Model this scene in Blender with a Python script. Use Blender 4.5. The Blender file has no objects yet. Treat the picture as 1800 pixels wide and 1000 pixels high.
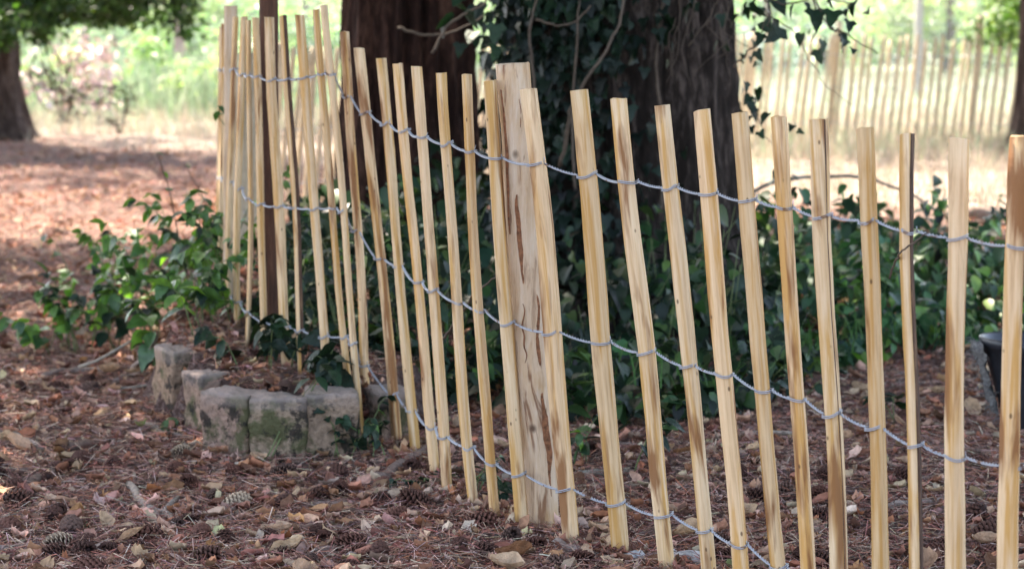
import bpy, math, random
import numpy as np
from mathutils import Vector, Matrix, noise

random.seed(7)
rng = np.random.default_rng(11)
S = bpy.context.scene
COL = S.collection
R = math.radians

# ------------------------------------------------------------------ camera, light, exposure
CAM_H = 1.15
PITCH = R(6.70)
F = 4000.0                                   # focal length in pixels of the 1800-wide photograph
cam_d = bpy.data.cameras.new('camera')
cam = bpy.data.objects.new('camera', cam_d)
COL.objects.link(cam)
cam.location = (0, 0, CAM_H)
cam.rotation_euler = (math.pi / 2 - PITCH, 0, 0)
cam_d.sensor_width = 36
cam_d.lens = 80
cam_d.clip_start = 0.05
cam_d.clip_end = 600
cam_d.dof.use_dof = True
cam_d.dof.focus_distance = 4.75
cam_d.dof.aperture_fstop = 5.2
S.camera = cam

SUN_EL, SUN_AZ = R(58), math.atan2(-0.42, 0.90)     # azimuth from +Y towards +X
w = bpy.data.worlds.new('World')
S.world = w
w.use_nodes = True
nt = w.node_tree
sky = nt.nodes.new('ShaderNodeTexSky')
sky.sky_type = 'NISHITA'
sky.sun_disc = False
sky.sun_elevation = SUN_EL
sky.sun_rotation = SUN_AZ
sky.dust_density = 2.5
sky.air_density = 0.8
bg = nt.nodes['Background']
bg.inputs['Strength'].default_value = 0.15
nt.links.new(sky.outputs[0], bg.inputs[0])

sd = bpy.data.lights.new('sun', 'SUN')
sd.energy = 3.2
sd.angle = R(0.5)
sd.color = (1.0, 0.97, 0.92)
sun = bpy.data.objects.new('sun', sd)
COL.objects.link(sun)
to_sun = Vector((math.sin(SUN_AZ) * math.cos(SUN_EL), math.cos(SUN_AZ) * math.cos(SUN_EL), math.sin(SUN_EL)))
sun.rotation_euler = to_sun.to_track_quat('Z', 'Y').to_euler()

vs = S.view_settings
vs.view_transform = 'Standard'
vs.look = 'None'
vs.gamma = 1
vs.use_curve_mapping = False
vs.exposure = 2.8
vs.use_white_balance = True
vs.white_balance_temperature = 7500
vs.white_balance_tint = 11
S.cycles.use_denoising = True
S.cycles.max_bounces = 6
S.cycles.diffuse_bounces = 3
S.cycles.glossy_bounces = 2
S.cycles.transparent_max_bounces = 4
S.cycles.sample_clamp_indirect = 6

# ------------------------------------------------------------------ pixel <-> place
cp, sp = math.cos(PITCH), math.sin(PITCH)


def ray(px, py):
    x, u = (px - 900) / F, (500 - py) / F
    return Vector((x, cp + u * sp, -sp + u * cp))


def P(px, py, d):
    """the point at ground distance d along the sight line of a photograph pixel"""
    r = ray(px, py)
    return Vector((0, 0, CAM_H)) + r * (d / r.y)


def G(px, py, z=0.0):
    r = ray(px, py)
    return Vector((0, 0, CAM_H)) + r * ((z - CAM_H) / r.z)


def sstep(a, b, x):
    t = np.clip((x - a) / (b - a), 0, 1)
    return t * t * (3 - 2 * t)


# ------------------------------------------------------------------ terrain
TERR = np.array([(-1.20, 9.6), (-1.14, 7.6), (-1.10, 6.9)] +
                [tuple((G(px, py) + Vector((dx, dy, 0))).xy) for px, py, dx, dy in
                 [(262, 733, .03, .03), (300, 755, .035, .03), (345, 780, .035, .035), (395, 795, .01, .05), (490, 800, 0, .05), (585, 798, 0, .05), (642, 790, -.01, .06)]] +
                [(-0.30, 6.28), (-0.10, 7.1), (0.05, 8.2), (0.0, 9.6), (-0.6, 10.2)])


def poly_sd(x, y, poly):
    """signed distance to a polygon, inside positive"""
    x = np.asarray(x, float); y = np.asarray(y, float)
    dmin = np.full(x.shape, 1e9)
    inside = np.zeros(x.shape, bool)
    n = len(poly)
    for i in range(n):
        ax, ay = poly[i]; bx, by = poly[(i + 1) % n]
        ex, ey = bx - ax, by - ay
        t = np.clip(((x - ax) * ex + (y - ay) * ey) / (ex * ex + ey * ey), 0, 1)
        dmin = np.minimum(dmin, np.hypot(x - ax - t * ex, y - ay - t * ey))
        c = (ay > y) != (by > y)
        with np.errstate(divide='ignore', invalid='ignore'):
            inside ^= c & (x < (bx - ax) * (y - ay) / (by - ay if by != ay else 1e-9) + ax)
    return np.where(inside, dmin, -dmin)


_ph = np.random.default_rng(3).uniform(0, 6.28, (14, 2))
_wv = np.random.default_rng(4).normal(0, 1, (14, 2))


def bumps(x, y):
    z = 0
    for i in range(14):
        k = (1.2, 2.6, 5.5, 11.0)[i % 4]
        a = (0.014, 0.009, 0.006, 0.004)[i % 4]
        z = z + a * np.sin(k * (_wv[i, 0] * x + _wv[i, 1] * y) + _ph[i, 0])
    return z * 0.55


def H(x, y):
    x = np.asarray(x, float); y = np.asarray(y, float)
    t = sstep(0.0, 0.05, poly_sd(x, y, TERR))
    terr = (0.15 + .04 * sstep(-.70, -.95, x)) * t * sstep(0.05, -0.38, x)
    far = sstep(22, 60, y) * 0.0
    return terr + bumps(x, y) * sstep(60, 20, y) + far


def h(x, y):
    return float(H(np.array([x]), np.array([y]))[0])


# ------------------------------------------------------------------ mesh helpers
def new_mesh(name, V, loops, starts, mats, col=None, smooth=False):
    me = bpy.data.meshes.new(name)
    V = np.asarray(V, np.float32)
    loops = np.asarray(loops, np.int32); starts = np.asarray(starts, np.int32)
    me.vertices.add(len(V)); me.vertices.foreach_set('co', V.ravel())
    me.loops.add(len(loops)); me.loops.foreach_set('vertex_index', loops)
    me.polygons.add(len(starts)); me.polygons.foreach_set('loop_start', starts)
    if smooth:
        me.polygons.foreach_set('use_smooth', np.ones(len(starts), bool))
    if col is not None:
        a = me.color_attributes.new('tone', 'FLOAT_COLOR', 'POINT')
        c = np.ones((len(V), 4), np.float32); c[:, :3] = col
        a.data.foreach_set('color', c.ravel())
    me.update(calc_edges=True)
    for m in (mats if isinstance(mats, (list, tuple)) else [mats]):
        me.materials.append(m)
    return me


class MB:
    def __init__(s):
        s.V = []; s.F = []; s.C = []

    def add(s, V, Fc, col=None):
        o = len(s.V)
        s.V.extend([tuple(v) for v in V])
        s.F.extend([tuple(i + o for i in f) for f in Fc])
        s.C.extend([tuple(col) if col is not None else (1, 1, 1)] * len(V))

    def tube(s, pts, rad, n=5, col=None, cap=True):
        pts = [Vector(p) for p in pts]
        m = len(pts)
        if not hasattr(rad, '__len__'):
            rad = [rad] * m
        V = []; Fc = []
        up = None
        for i in range(m):
            t = (pts[min(i + 1, m - 1)] - pts[max(i - 1, 0)])
            t = t.normalized() if t.length > 1e-9 else Vector((0, 0, 1))
            if up is None:
                up = t.orthogonal().normalized()
            else:
                up = (up - t * up.dot(t))
                up = up.normalized() if up.length > 1e-6 else t.orthogonal().normalized()
            b = t.cross(up)
            for k in range(n):
                a = 2 * math.pi * k / n
                V.append(pts[i] + (up * math.cos(a) + b * math.sin(a)) * rad[i])
        for i in range(m - 1):
            for k in range(n):
                k2 = (k + 1) % n
                Fc.append((i * n + k, i * n + k2, (i + 1) * n + k2, (i + 1) * n + k))
        if cap:
            Fc.append(tuple(range(n - 1, -1, -1)))
            Fc.append(tuple(range((m - 1) * n, m * n)))
        s.add(V, Fc, col)

    def mesh(s, name, mat, origin=(0, 0, 0), smooth=False, color=False):
        V = np.array(s.V, np.float32) - np.array(origin, np.float32)
        loops = [i for f in s.F for i in f]
        starts = np.cumsum([0] + [len(f) for f in s.F[:-1]])
        return new_mesh(name, V, loops, starts, mat, np.array(s.C, np.float32) if color else None, smooth)

    def build(s, name, mat, parent=None, origin=None, smooth=False, color=False):
        """mesh given in world coordinates, linked under parent (or at top level with its origin at `origin`)"""
        if parent is not None:
            origin = parent_world(parent)
        origin = Vector(origin or (0, 0, 0))
        o = bpy.data.objects.new(name, s.mesh(name, mat, origin, smooth, color))
        COL.objects.link(o)
        if parent is not None:
            o.parent = parent
        else:
            o.location = origin
        return o


def parent_world(p):
    v = Vector(p.location)
    while p.parent:
        p = p.parent
        v = v + p.location
    return v


def tag(o, label=None, cat=None, group=None, kind=None):
    if label: o['label'] = label
    if cat: o['category'] = cat
    if group: o['group'] = group
    if kind: o['kind'] = kind
    return o


def empty(name, loc, label, cat, group=None):
    o = bpy.data.objects.new(name, None)
    o.empty_display_size = 0.1
    COL.objects.link(o)
    o.location = loc
    return tag(o, label, cat, group)


def inst(name, me, M, parent=None):
    o = bpy.data.objects.new(name, me)
    COL.objects.link(o)
    M = M.copy()
    if parent is not None:
        M.translation = M.translation - parent_world(parent)
        o.parent = parent
    o.matrix_basis = M
    return o


def scatter(name, TV, TF, Ms, Ts, cols, mat, parent=None, smooth=False):
    """many transformed copies of one small template joined into ONE mesh (stuff)"""
    TV = np.asarray(TV, np.float32)
    n, m = len(TV), len(Ts)
    V = np.einsum('mij,nj->mni', np.asarray(Ms, np.float32), TV) + np.asarray(Ts, np.float32)[:, None, :]
    if parent is not None:
        V = V - np.array(parent_world(parent), np.float32)
    tl = np.array([i for f in TF for i in f], np.int32)
    ts = np.cumsum([0] + [len(f) for f in TF[:-1]]).astype(np.int32)
    loops = (tl[None, :] + (np.arange(m, dtype=np.int32) * n)[:, None]).ravel()
    starts = (ts[None, :] + (np.arange(m, dtype=np.int32) * len(tl))[:, None]).ravel()
    C = np.repeat(np.asarray(cols, np.float32), n, axis=0)
    me = new_mesh(name, V.reshape(-1, 3), loops, starts, mat, C, smooth)
    o = bpy.data.objects.new(name, me)
    COL.objects.link(o)
    if parent is not None:
        o.parent = parent
    o['kind'] = 'stuff'
    return o


def rot_mats(yaw, pitch, roll, scale):
    """arrays -> (m,3,3): Rz(yaw) Ry(pitch) Rx(roll) * scale"""
    cy, sy = np.cos(yaw), np.sin(yaw); cpp, spp = np.cos(pitch), np.sin(pitch); cr, sr = np.cos(roll), np.sin(roll)
    M = np.empty((len(yaw), 3, 3))
    M[:, 0, 0] = cy * cpp; M[:, 0, 1] = cy * spp * sr - sy * cr; M[:, 0, 2] = cy * spp * cr + sy * sr
    M[:, 1, 0] = sy * cpp; M[:, 1, 1] = sy * spp * sr + cy * cr; M[:, 1, 2] = sy * spp * cr - cy * sr
    M[:, 2, 0] = -spp; M[:, 2, 1] = cpp * sr; M[:, 2, 2] = cpp * cr
    sc = np.asarray(scale)
    return M * (sc[:, None, None] if sc.ndim == 1 else sc[:, None, :])


def rotm(yaw, pitch, roll, s=1.0):
    m = rot_mats(np.array([yaw]), np.array([pitch]), np.array([roll]), np.array([s]))[0]
    return Matrix(m.tolist()).to_4x4()


def vary(pal, n, amt=0.18):
    pal = np.array(pal)
    c = pal[rng.integers(0, len(pal), n)]
    return np.clip(c * (1 + rng.normal(0, amt, (n, 1))) * (1 + rng.normal(0, amt * .3, (n, 3))), 0.005, 0.9)


# ------------------------------------------------------------------ materials
class NB:
    def __init__(s, name):
        s.m = bpy.data.materials.new(name)
        s.m.use_nodes = True
        s.t = s.m.node_tree
        s.b = s.t.nodes['Principled BSDF']
        s.out = s.t.nodes['Material Output']

    def n(s, typ, **kw):
        nd = s.t.nodes.new('ShaderNode' + typ)
        for k, v in kw.items():
            setattr(nd, k, v)
        return nd

    def link(s, a, b):
        s.t.links.new(a, b)

    def coords(s, scale=(1, 1, 1), rnd=False, kind='Object'):
        tc = s.n('TexCoord')
        mp = s.n('Mapping')
        mp.inputs['Scale'].default_value = scale
        s.link(tc.outputs[kind], mp.inputs['Vector'])
        if rnd:
            oi = s.n('ObjectInfo')
            mu = s.n('Math', operation='MULTIPLY'); mu.inputs[1].default_value = 91.7
            s.link(oi.outputs['Random'], mu.inputs[0])
            cx = s.n('CombineXYZ')
            for k in range(3):
                s.link(mu.outputs[0], cx.inputs[k])
            s.link(cx.outputs[0], mp.inputs['Location'])
        return mp.outputs[0]

    def noise(s, vec, scale, detail=4, rough=0.55, dist=0):
        t = s.n('TexNoise')
        t.inputs['Scale'].default_value = scale
        t.inputs['Detail'].default_value = detail
        t.inputs['Roughness'].default_value = rough
        t.inputs['Distortion'].default_value = dist
        s.link(vec, t.inputs['Vector'])
        return t.outputs['Fac']

    def ramp(s, fac, stops):
        r = s.n('ValToRGB')
        e = r.color_ramp.elements
        while len(e) < len(stops):
            e.new(0.5)
        for i, (p, c) in enumerate(stops):
            e[i].position = p
            e[i].color = (*c, 1) if hasattr(c, '__len__') else (c, c, c, 1)
        s.link(fac, r.inputs[0])
        return r.outputs[0]

    def mix(s, fac, a, b, mode='MIX'):
        m = s.n('Mix', data_type='RGBA', blend_type=mode)
        for i, v in ((0, fac), (6, a), (7, b)):
            if hasattr(v, 'links'):
                s.link(v, m.inputs[i])
            else:
                m.inputs[i].default_value = v if i == 0 else (*v, 1)
        return m.outputs[2]

    def math(s, op, a, b):
        m = s.n('Math', operation=op)
        for i, v in ((0, a), (1, b)):
            if hasattr(v, 'links'):
                s.link(v, m.inputs[i])
            else:
                m.inputs[i].default_value = v
        return m.outputs[0]

    def bump(s, hgt, strength=0.4, dist=0.005):
        b = s.n('Bump')
        b.inputs['Strength'].default_value = strength
        b.inputs['Distance'].default_value = dist
        s.link(hgt, b.inputs['Height'])
        s.link(b.outputs[0], s.b.inputs['Normal'])

    def base(s, c, rough=0.8, spec=0.3):
        if hasattr(c, 'links'):
            s.link(c, s.b.inputs['Base Color'])
        else:
            s.b.inputs['Base Color'].default_value = (*c, 1)
        s.b.inputs['Roughness'].default_value = rough
        s.b.inputs['Specular IOR Level'].default_value = spec
        return s


def mat_pale():
    """freshly sawn chestnut: long grain, yellow and brown heart stains, small dark knots, cross saw marks"""
    a = NB('split_chestnut')
    c = a.coords((1, 1, 1), True)
    long_ = a.coords((1, 1, 0.05), True)
    grain = a.noise(long_, 130, 5, 0.6)
    base = a.ramp(grain, [(0.28, (0.52, 0.335, 0.18)), (0.5, (0.69, 0.48, 0.285)), (0.75, (0.77, 0.58, 0.375))])
    mid = a.noise(a.coords((1, 1, 0.05), True), 48, 4, 0.6, 0.5)
    base = a.mix(a.ramp(mid, [(0.47, 0.0), (0.60, 0.85)]), base, (0.54, 0.285, 0.075))
    st = a.noise(a.coords((1, 1, 0.11), True), 30, 4, 0.55, 0.3)
    oi0 = a.n('ObjectInfo')
    st = a.math('ADD', st, a.math('MULTIPLY', a.math('SUBTRACT', oi0.outputs['Random'], 0.45), 0.085))
    base = a.mix(a.ramp(st, [(0.55, 0.0), (0.66, 0.92)]), base, (0.24, 0.10, 0.036))
    vo = a.n('TexVoronoi'); vo.inputs['Scale'].default_value = 26
    a.link(a.coords((1, 1, 0.55), True), vo.inputs['Vector'])
    base = a.mix(a.ramp(vo.outputs['Distance'], [(0.045, 0.8), (0.085, 0.0)]), base, (0.10, 0.045, 0.02))
    sz_ = a.n('SeparateXYZ'); tc_ = a.n('TexCoord'); a.link(tc_.outputs['Object'], sz_.inputs[0])
    dirt = a.math('ADD', a.math('MULTIPLY', sz_.outputs['Z'], -9.0), a.noise(a.coords((1, 1, 0.5), True), 60, 3, 0.6))
    base = a.mix(a.ramp(dirt, [(0.0, 0.0), (0.35, 0.65)]), base, (0.16, 0.085, 0.05))
    # tone from piece to piece
    oi = a.n('ObjectInfo')
    tone = a.ramp(oi.outputs['Random'], [(0.0, (0.86, 0.80, 0.70)), (0.5, (1, 1, 1)), (1.0, (1.08, 1.02, 0.96))])
    base = a.mix(1.0, base, tone, 'MULTIPLY')
    saw = a.noise(a.coords((0.15, 0.15, 1), True), 210, 2, 0.5)
    hgt = a.math('ADD', grain, a.math('MULTIPLY', saw, 0.5))
    a.bump(hgt, 0.45, 0.002)
    return a.base(base, 0.72, 0.25).m


def mat_bark_edge():
    a = NB('dark_bark_edge')
    n_ = a.noise(a.coords((1, 1, 0.2), True), 60, 5, 0.65)
    a.bump(n_, 0.7, 0.004)
    return a.base(a.ramp(n_, [(0.3, (0.035, 0.018, 0.012)), (0.55, (0.10, 0.05, 0.03)), (0.8, (0.28, 0.16, 0.08))]), 0.85).m


def mat_post():
    """peeled round post: greyish pink sapwood, strips of brown inner bark, knots"""
    a = NB('peeled_post_wood')
    g = a.noise(a.coords((1, 1, 0.08)), 70, 6, 0.65)
    base = a.ramp(g, [(0.30, (0.33, 0.20, 0.12)), (0.45, (0.60, 0.42, 0.275)), (0.7, (0.70, 0.545, 0.40))])
    gr = a.noise(a.coords((1, 1, 0.4)), 9, 4, 0.6, 0.5)
    base = a.mix(a.ramp(gr, [(0.48, 0.0), (0.64, 0.6)]), base, (0.50, 0.28, 0.11))
    br = a.noise(a.coords((1, 1, 0.16)), 17, 5, 0.65, 0.8)
    base = a.mix(a.ramp(br, [(0.60, 0.0), (0.66, 0.85)]), base, (0.20, 0.08, 0.035))
    vo = a.n('TexVoronoi'); vo.inputs['Scale'].default_value = 11
    a.link(a.coords((1, 1, 0.8)), vo.inputs['Vector'])
    base = a.mix(a.ramp(vo.outputs['Distance'], [(0.05, 0.9), (0.12, 0.0)]), base, (0.10, 0.05, 0.03))
    a.bump(a.math('ADD', g, a.math('MULTIPLY', br, -0.6)), 0.9, 0.010)
    return a.base(base, 0.75, 0.25).m


def mat_dark_post():
    a = NB('dark_stained_post')
    g = a.noise(a.coords((1, 1, 0.12)), 55, 5, 0.65)
    a.bump(g, 0.6, 0.006)
    return a.base(a.ramp(g, [(0.3, (0.028, 0.012, 0.007)), (0.55, (0.085, 0.036, 0.020)), (0.8, (0.17, 0.08, 0.045))]), 0.8).m


def mat_wire():
    a = NB('galvanised_wire')
    n_ = a.noise(a.coords((1, 1, 1)), 38, 3, 0.6)
    base = a.mix(a.ramp(n_, [(0.60, 0.0), (0.65, 0.9)]), (0.40, 0.41, 0.44), (0.20, 0.09, 0.04))
    a.b.inputs['Metallic'].default_value = 0.35
    return a.base(base, 0.5, 0.5).m


def mat_tone(name, rough=0.85, spec=0.2, noise_scale=60, amount=0.35, transl=0.0, bump=0.0, tint=(1.3, 1.6, .6)):
    """takes the colour of each piece from its own attribute, with mottling"""
    a = NB(name)
    at = a.n('Attribute', attribute_name='tone')
    n_ = a.noise(a.coords((1, 1, 1)), noise_scale, 3, 0.6)
    c = a.mix(1.0, at.outputs['Color'], a.ramp(n_, [(0.3, 1 - amount), (0.7, 1 + amount * .6)]), 'MULTIPLY')
    a.base(c, rough, spec)
    if bump:
        a.bump(n_, bump, 0.004)
    if transl:
        tr = a.n('BsdfTranslucent')
        a.link(a.mix(1.0, c, tint, 'MULTIPLY'), tr.inputs['Color'])
        ms = a.n('MixShader'); ms.inputs[0].default_value = transl
        a.link(a.b.outputs[0], ms.inputs[1]); a.link(tr.outputs[0], ms.inputs[2])
        a.link(ms.outputs[0], a.out.inputs['Surface'])
    return a.m


def mat_leaf(name, dark, light, rough=0.38, transl=0.25, spec=0.5):
    a = NB(name)
    oi = a.n('ObjectInfo')
    c = a.ramp(oi.outputs['Random'], [(0.0, dark), (0.6, tuple(0.5 * (p + q) for p, q in zip(dark, light))), (1.0, light)])
    v = a.noise(a.coords((1, 1, 1), True), 3, 3, 0.6)
    c = a.mix(1.0, c, a.ramp(v, [(0.3, 0.7), (0.7, 1.25)]), 'MULTIPLY')
    a.base(c, rough, spec)
    a.bump(v, 0.25, 0.05)
    tr = a.n('BsdfTranslucent')
    a.link(a.mix(1.0, c, (1.4, 1.9, 0.4), 'MULTIPLY'), tr.inputs['Color'])
    ms = a.n('MixShader'); ms.inputs[0].default_value = transl
    a.link(a.b.outputs[0], ms.inputs[1]); a.link(tr.outputs[0], ms.inputs[2])
    a.link(ms.outputs[0], a.out.inputs['Surface'])
    return a.m


def mat_dead_leaf(name, cols):
    a = NB(name)
    oi = a.n('ObjectInfo')
    c = a.ramp(oi.outputs['Random'], [(i / (len(cols) - 1), k) for i, k in enumerate(cols)])
    v = a.noise(a.coords((1, 1, 1), True), 4, 4, 0.6)
    c = a.mix(1.0, c, a.ramp(v, [(0.3, 0.62), (0.65, 1.12)]), 'MULTIPLY')
    a.base(c, 0.8, 0.2)
    a.bump(v, 0.4, 0.1)
    tr = a.n('BsdfTranslucent'); a.link(c, tr.inputs['Color'])
    ms = a.n('MixShader'); ms.inputs[0].default_value = 0.2
    a.link(a.b.outputs[0], ms.inputs[1]); a.link(tr.outputs[0], ms.inputs[2])
    a.link(ms.outputs[0], a.out.inputs['Surface'])
    return a.m


def mat_cone(name, dark, tip):
    a = NB(name)
    at = a.n('Attribute', attribute_name='tone')
    v = a.noise(a.coords((1, 1, 1), True), 120, 3, 0.6)
    c = a.mix(at.outputs['Fac'], dark, tip)
    c = a.mix(1.0, c, a.ramp(v, [(0.3, 0.6), (0.7, 1.3)]), 'MULTIPLY')
    return a.base(c, 0.75, 0.25).m


def mat_bark(name, c0, c1, c2, scale=16):
    a = NB(name)
    n1 = a.noise(a.coords((1, 1, 0.16)), scale, 6, 0.68, 0.5)
    n2 = a.noise(a.coords((1, 1, 0.3)), scale * 3.2, 5, 0.65)
    f = a.math('ADD', a.math('MULTIPLY', n1, 0.65), a.math('MULTIPLY', n2, 0.35))
    a.bump(f, 0.9, 0.03)
    return a.base(a.ramp(f, [(0.32, c0), (0.5, c1), (0.66, c2)]), 0.9, 0.15).m


def mat_twig():
    a = NB('dead_twig_bark')
    oi = a.n('ObjectInfo')
    c = a.ramp(oi.outputs['Random'], [(0, (0.11, 0.065, 0.045)), (0.4, (0.20, 0.13, 0.10)), (0.75, (0.27, 0.20, 0.165)), (1, (0.32, 0.27, 0.21))])
    v = a.noise(a.coords((1, 1, 1), True), 70, 4, 0.65)
    c = a.mix(1.0, c, a.ramp(v, [(0.3, 0.5), (0.7, 1.3)]), 'MULTIPLY')
    a.bump(v, 0.6, 0.004)
    return a.base(c, 0.85, 0.2).m


def mat_stone():
    a = NB('mossy_sandstone')
    v1 = a.noise(a.coords((1, 1, 1), True), 9, 6, 0.65, 0.3)
    v2 = a.noise(a.coords((1, 1, 1), True), 60, 5, 0.7)
    oi = a.n('ObjectInfo')
    tone = a.ramp(oi.outputs['Random'], [(0, (0.42, 0.245, 0.165)), (0.35, (0.29, 0.235, 0.15)), (0.65, (0.43, 0.265, 0.195)), (1, (0.29, 0.215, 0.165))])
    c = a.mix(1.0, tone, a.ramp(v2, [(0.3, 0.55), (0.5, 1.0), (0.72, 1.35)]), 'MULTIPLY')
    c = a.mix(a.ramp(v1, [(0.47, 0), (0.56, 0.85)]), c, (0.075, 0.085, 0.032))
    c = a.mix(a.ramp(a.noise(a.coords((1, 1, 1), True), 16, 5, 0.7), [(0.52, 0), (0.59, 0.9)]), c, (0.032, 0.026, 0.022))
    at = a.n('Attribute', attribute_name='tone')      # 1 on the worn upper face, painted paler as if lit from above
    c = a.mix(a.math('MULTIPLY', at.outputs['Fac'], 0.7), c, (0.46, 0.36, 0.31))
    a.bump(a.math('ADD', v1, v2), 1.0, 0.02)
    return a.base(c, 0.9, 0.2).m


def mat_ground():
    """earth and crumbled litter near, dry grass and green growth towards the meadow"""
    a = NB('forest_floor')
    c = a.coords((1, 1, 1))
    n1 = a.noise(c, 55, 6, 0.7); n2 = a.noise(c, 1.6, 4, 0.6); n3 = a.noise(c, 260, 4, 0.7)
    lit = a.ramp(n1, [(0.3, (0.045, 0.026, 0.021)), (0.48, (0.14, 0.082, 0.067)), (0.62, (0.25, 0.175, 0.15)), (0.75, (0.42, 0.32, 0.275))])
    lit = a.mix(1.0, lit, a.ramp(n3, [(0.3, 0.55), (0.7, 1.35)]), 'MULTIPLY')
    dry = a.ramp(a.noise(c, 22, 5, 0.7), [(0.3, (0.23, 0.17, 0.135)), (0.5, (0.35, 0.275, 0.225)), (0.7, (0.40, 0.34, 0.28))])
    grn = a.ramp(a.noise(c, 9, 5, 0.7), [(0.3, (0.20, 0.26, 0.17)), (0.6, (0.32, 0.36, 0.27)), (0.8, (0.44, 0.43, 0.36))])
    sep = a.n('SeparateXYZ'); a.link(a.coords((1, 1, 1)), sep.inputs[0])
    yy = a.math('ADD', sep.outputs['Y'], a.math('MULTIPLY', a.math('SUBTRACT', n2, 0.5), 4.0))
    # the litter under the trees reaches further back on the left
    xx = a.math('MULTIPLY', sep.outputs['X'], 1.25)
    f = a.n('MapRange'); f.interpolation_type = 'SMOOTHSTEP'
    a.link(a.math('ADD', yy, xx), f.inputs[0]); f.inputs[1].default_value = 15.0; f.inputs[2].default_value = 18.0
    f2 = a.n('MapRange'); f2.interpolation_type = 'SMOOTHSTEP'
    a.link(yy, f2.inputs[0]); f2.inputs[1].default_value = 22; f2.inputs[2].default_value = 30
    col = a.mix(f.outputs[0], lit, dry)
    col = a.mix(f2.outputs[0], col, grn)
    a.bump(a.math('ADD', n1, n3), 0.7, 0.02)
    return a.base(col, 0.95, 0.1).m


def mat_plain(name, c, rough=0.7, ns=40, amt=0.3, metal=0.0, spec=0.3, bump=0.3):
    a = NB(name)
    v = a.noise(a.coords((1, 1, 1), True), ns, 5, 0.65)
    a.bump(v, bump, 0.004)
    a.b.inputs['Metallic'].default_value = metal
    return a.base(a.mix(1.0, c, a.ramp(v, [(0.3, 1 - amt), (0.7, 1 + amt)]), 'MULTIPLY'), rough, spec).m


M_PALE, M_EDGE, M_POST, M_DPOST, M_WIRE = mat_pale(), mat_bark_edge(), mat_post(), mat_dark_post(), mat_wire()
M_LITTER = mat_tone('dry_litter', 0.85, 0.2, 90, 0.3)
M_GRASS = mat_tone('grass_blades', 0.6, 0.3, 8, 0.25, 0.3, tint=(1.0, 1.05, .95))
M_FOL = mat_tone('tree_foliage', 0.5, 0.35, 5, 0.3, 0.35)
M_IVYMASS = mat_tone('ivy_foliage', 0.46, 0.32, 14, 0.3, 0.15)
M_IVY = mat_leaf('ivy_leaf', (0.006, 0.016, 0.010), (0.020, 0.048, 0.021), 0.48, 0.12, .3)
M_GLEAF = mat_leaf('green_leaf', (0.035, 0.085, 0.04), (0.15, 0.27, 0.07), 0.36, 0.3)
M_STEM = mat_plain('green_stem', (0.13, 0.16, 0.06), 0.6)
M_VINE = mat_plain('dry_vine', (.105, .075, .055), 0.8)
M_TWIG = mat_twig()
M_STONE = mat_stone()
M_PALE_FAR = mat_plain('greyed_chestnut', (.54, .44, .31), .8, 30, .25)
M_TRUNK = mat_bark('old_trunk_bark', (0.007, 0.005, 0.004), (0.030, 0.021, 0.017), (0.17, 0.125, 0.105))
M_TRUNK_RED = mat_bark('reddish_trunk_bark', (0.008, 0.004, 0.003), (0.033, 0.015, 0.011), (0.14, 0.068, 0.046))
M_TRUNK_FAR = mat_bark('grey_brown_trunk_bark', (0.015, 0.010, 0.009), (0.06, 0.04, 0.033), (0.16, 0.12, 0.105))
M_BRANCH = mat_plain('branch_bark', (0.09, 0.065, 0.05), 0.9)

# ------------------------------------------------------------------ ground
def build_ground():
    ys = np.concatenate([np.linspace(-12, 3, 16), np.linspace(3.1, 11, 190), np.linspace(11.15, 26, 90), np.geomspace(26.5, 420, 40)])
    u = np.linspace(-1, 1, 181)
    xs = np.sign(u) * (np.abs(u) * 3.2 + np.abs(u) ** 6 * 330)
    X, Y = np.meshgrid(xs, ys)
    Z = H(X.ravel(), Y.ravel())
    V = np.stack([X.ravel(), Y.ravel(), Z], 1)
    nx, ny = len(xs), len(ys)
    i = np.arange(nx * ny).reshape(ny, nx)
    q = np.stack([i[:-1, :-1], i[:-1, 1:], i[1:, 1:], i[1:, :-1]], -1).reshape(-1, 4)
    me = new_mesh('ground', V, q.ravel(), np.arange(len(q)) * 4, mat_ground(), None, True)
    o = bpy.data.objects.new('ground', me)
    COL.objects.link(o)
    tag(o, 'forest floor of brown needles and earth running out to dry sunlit grass', kind='structure')


build_ground()

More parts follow.
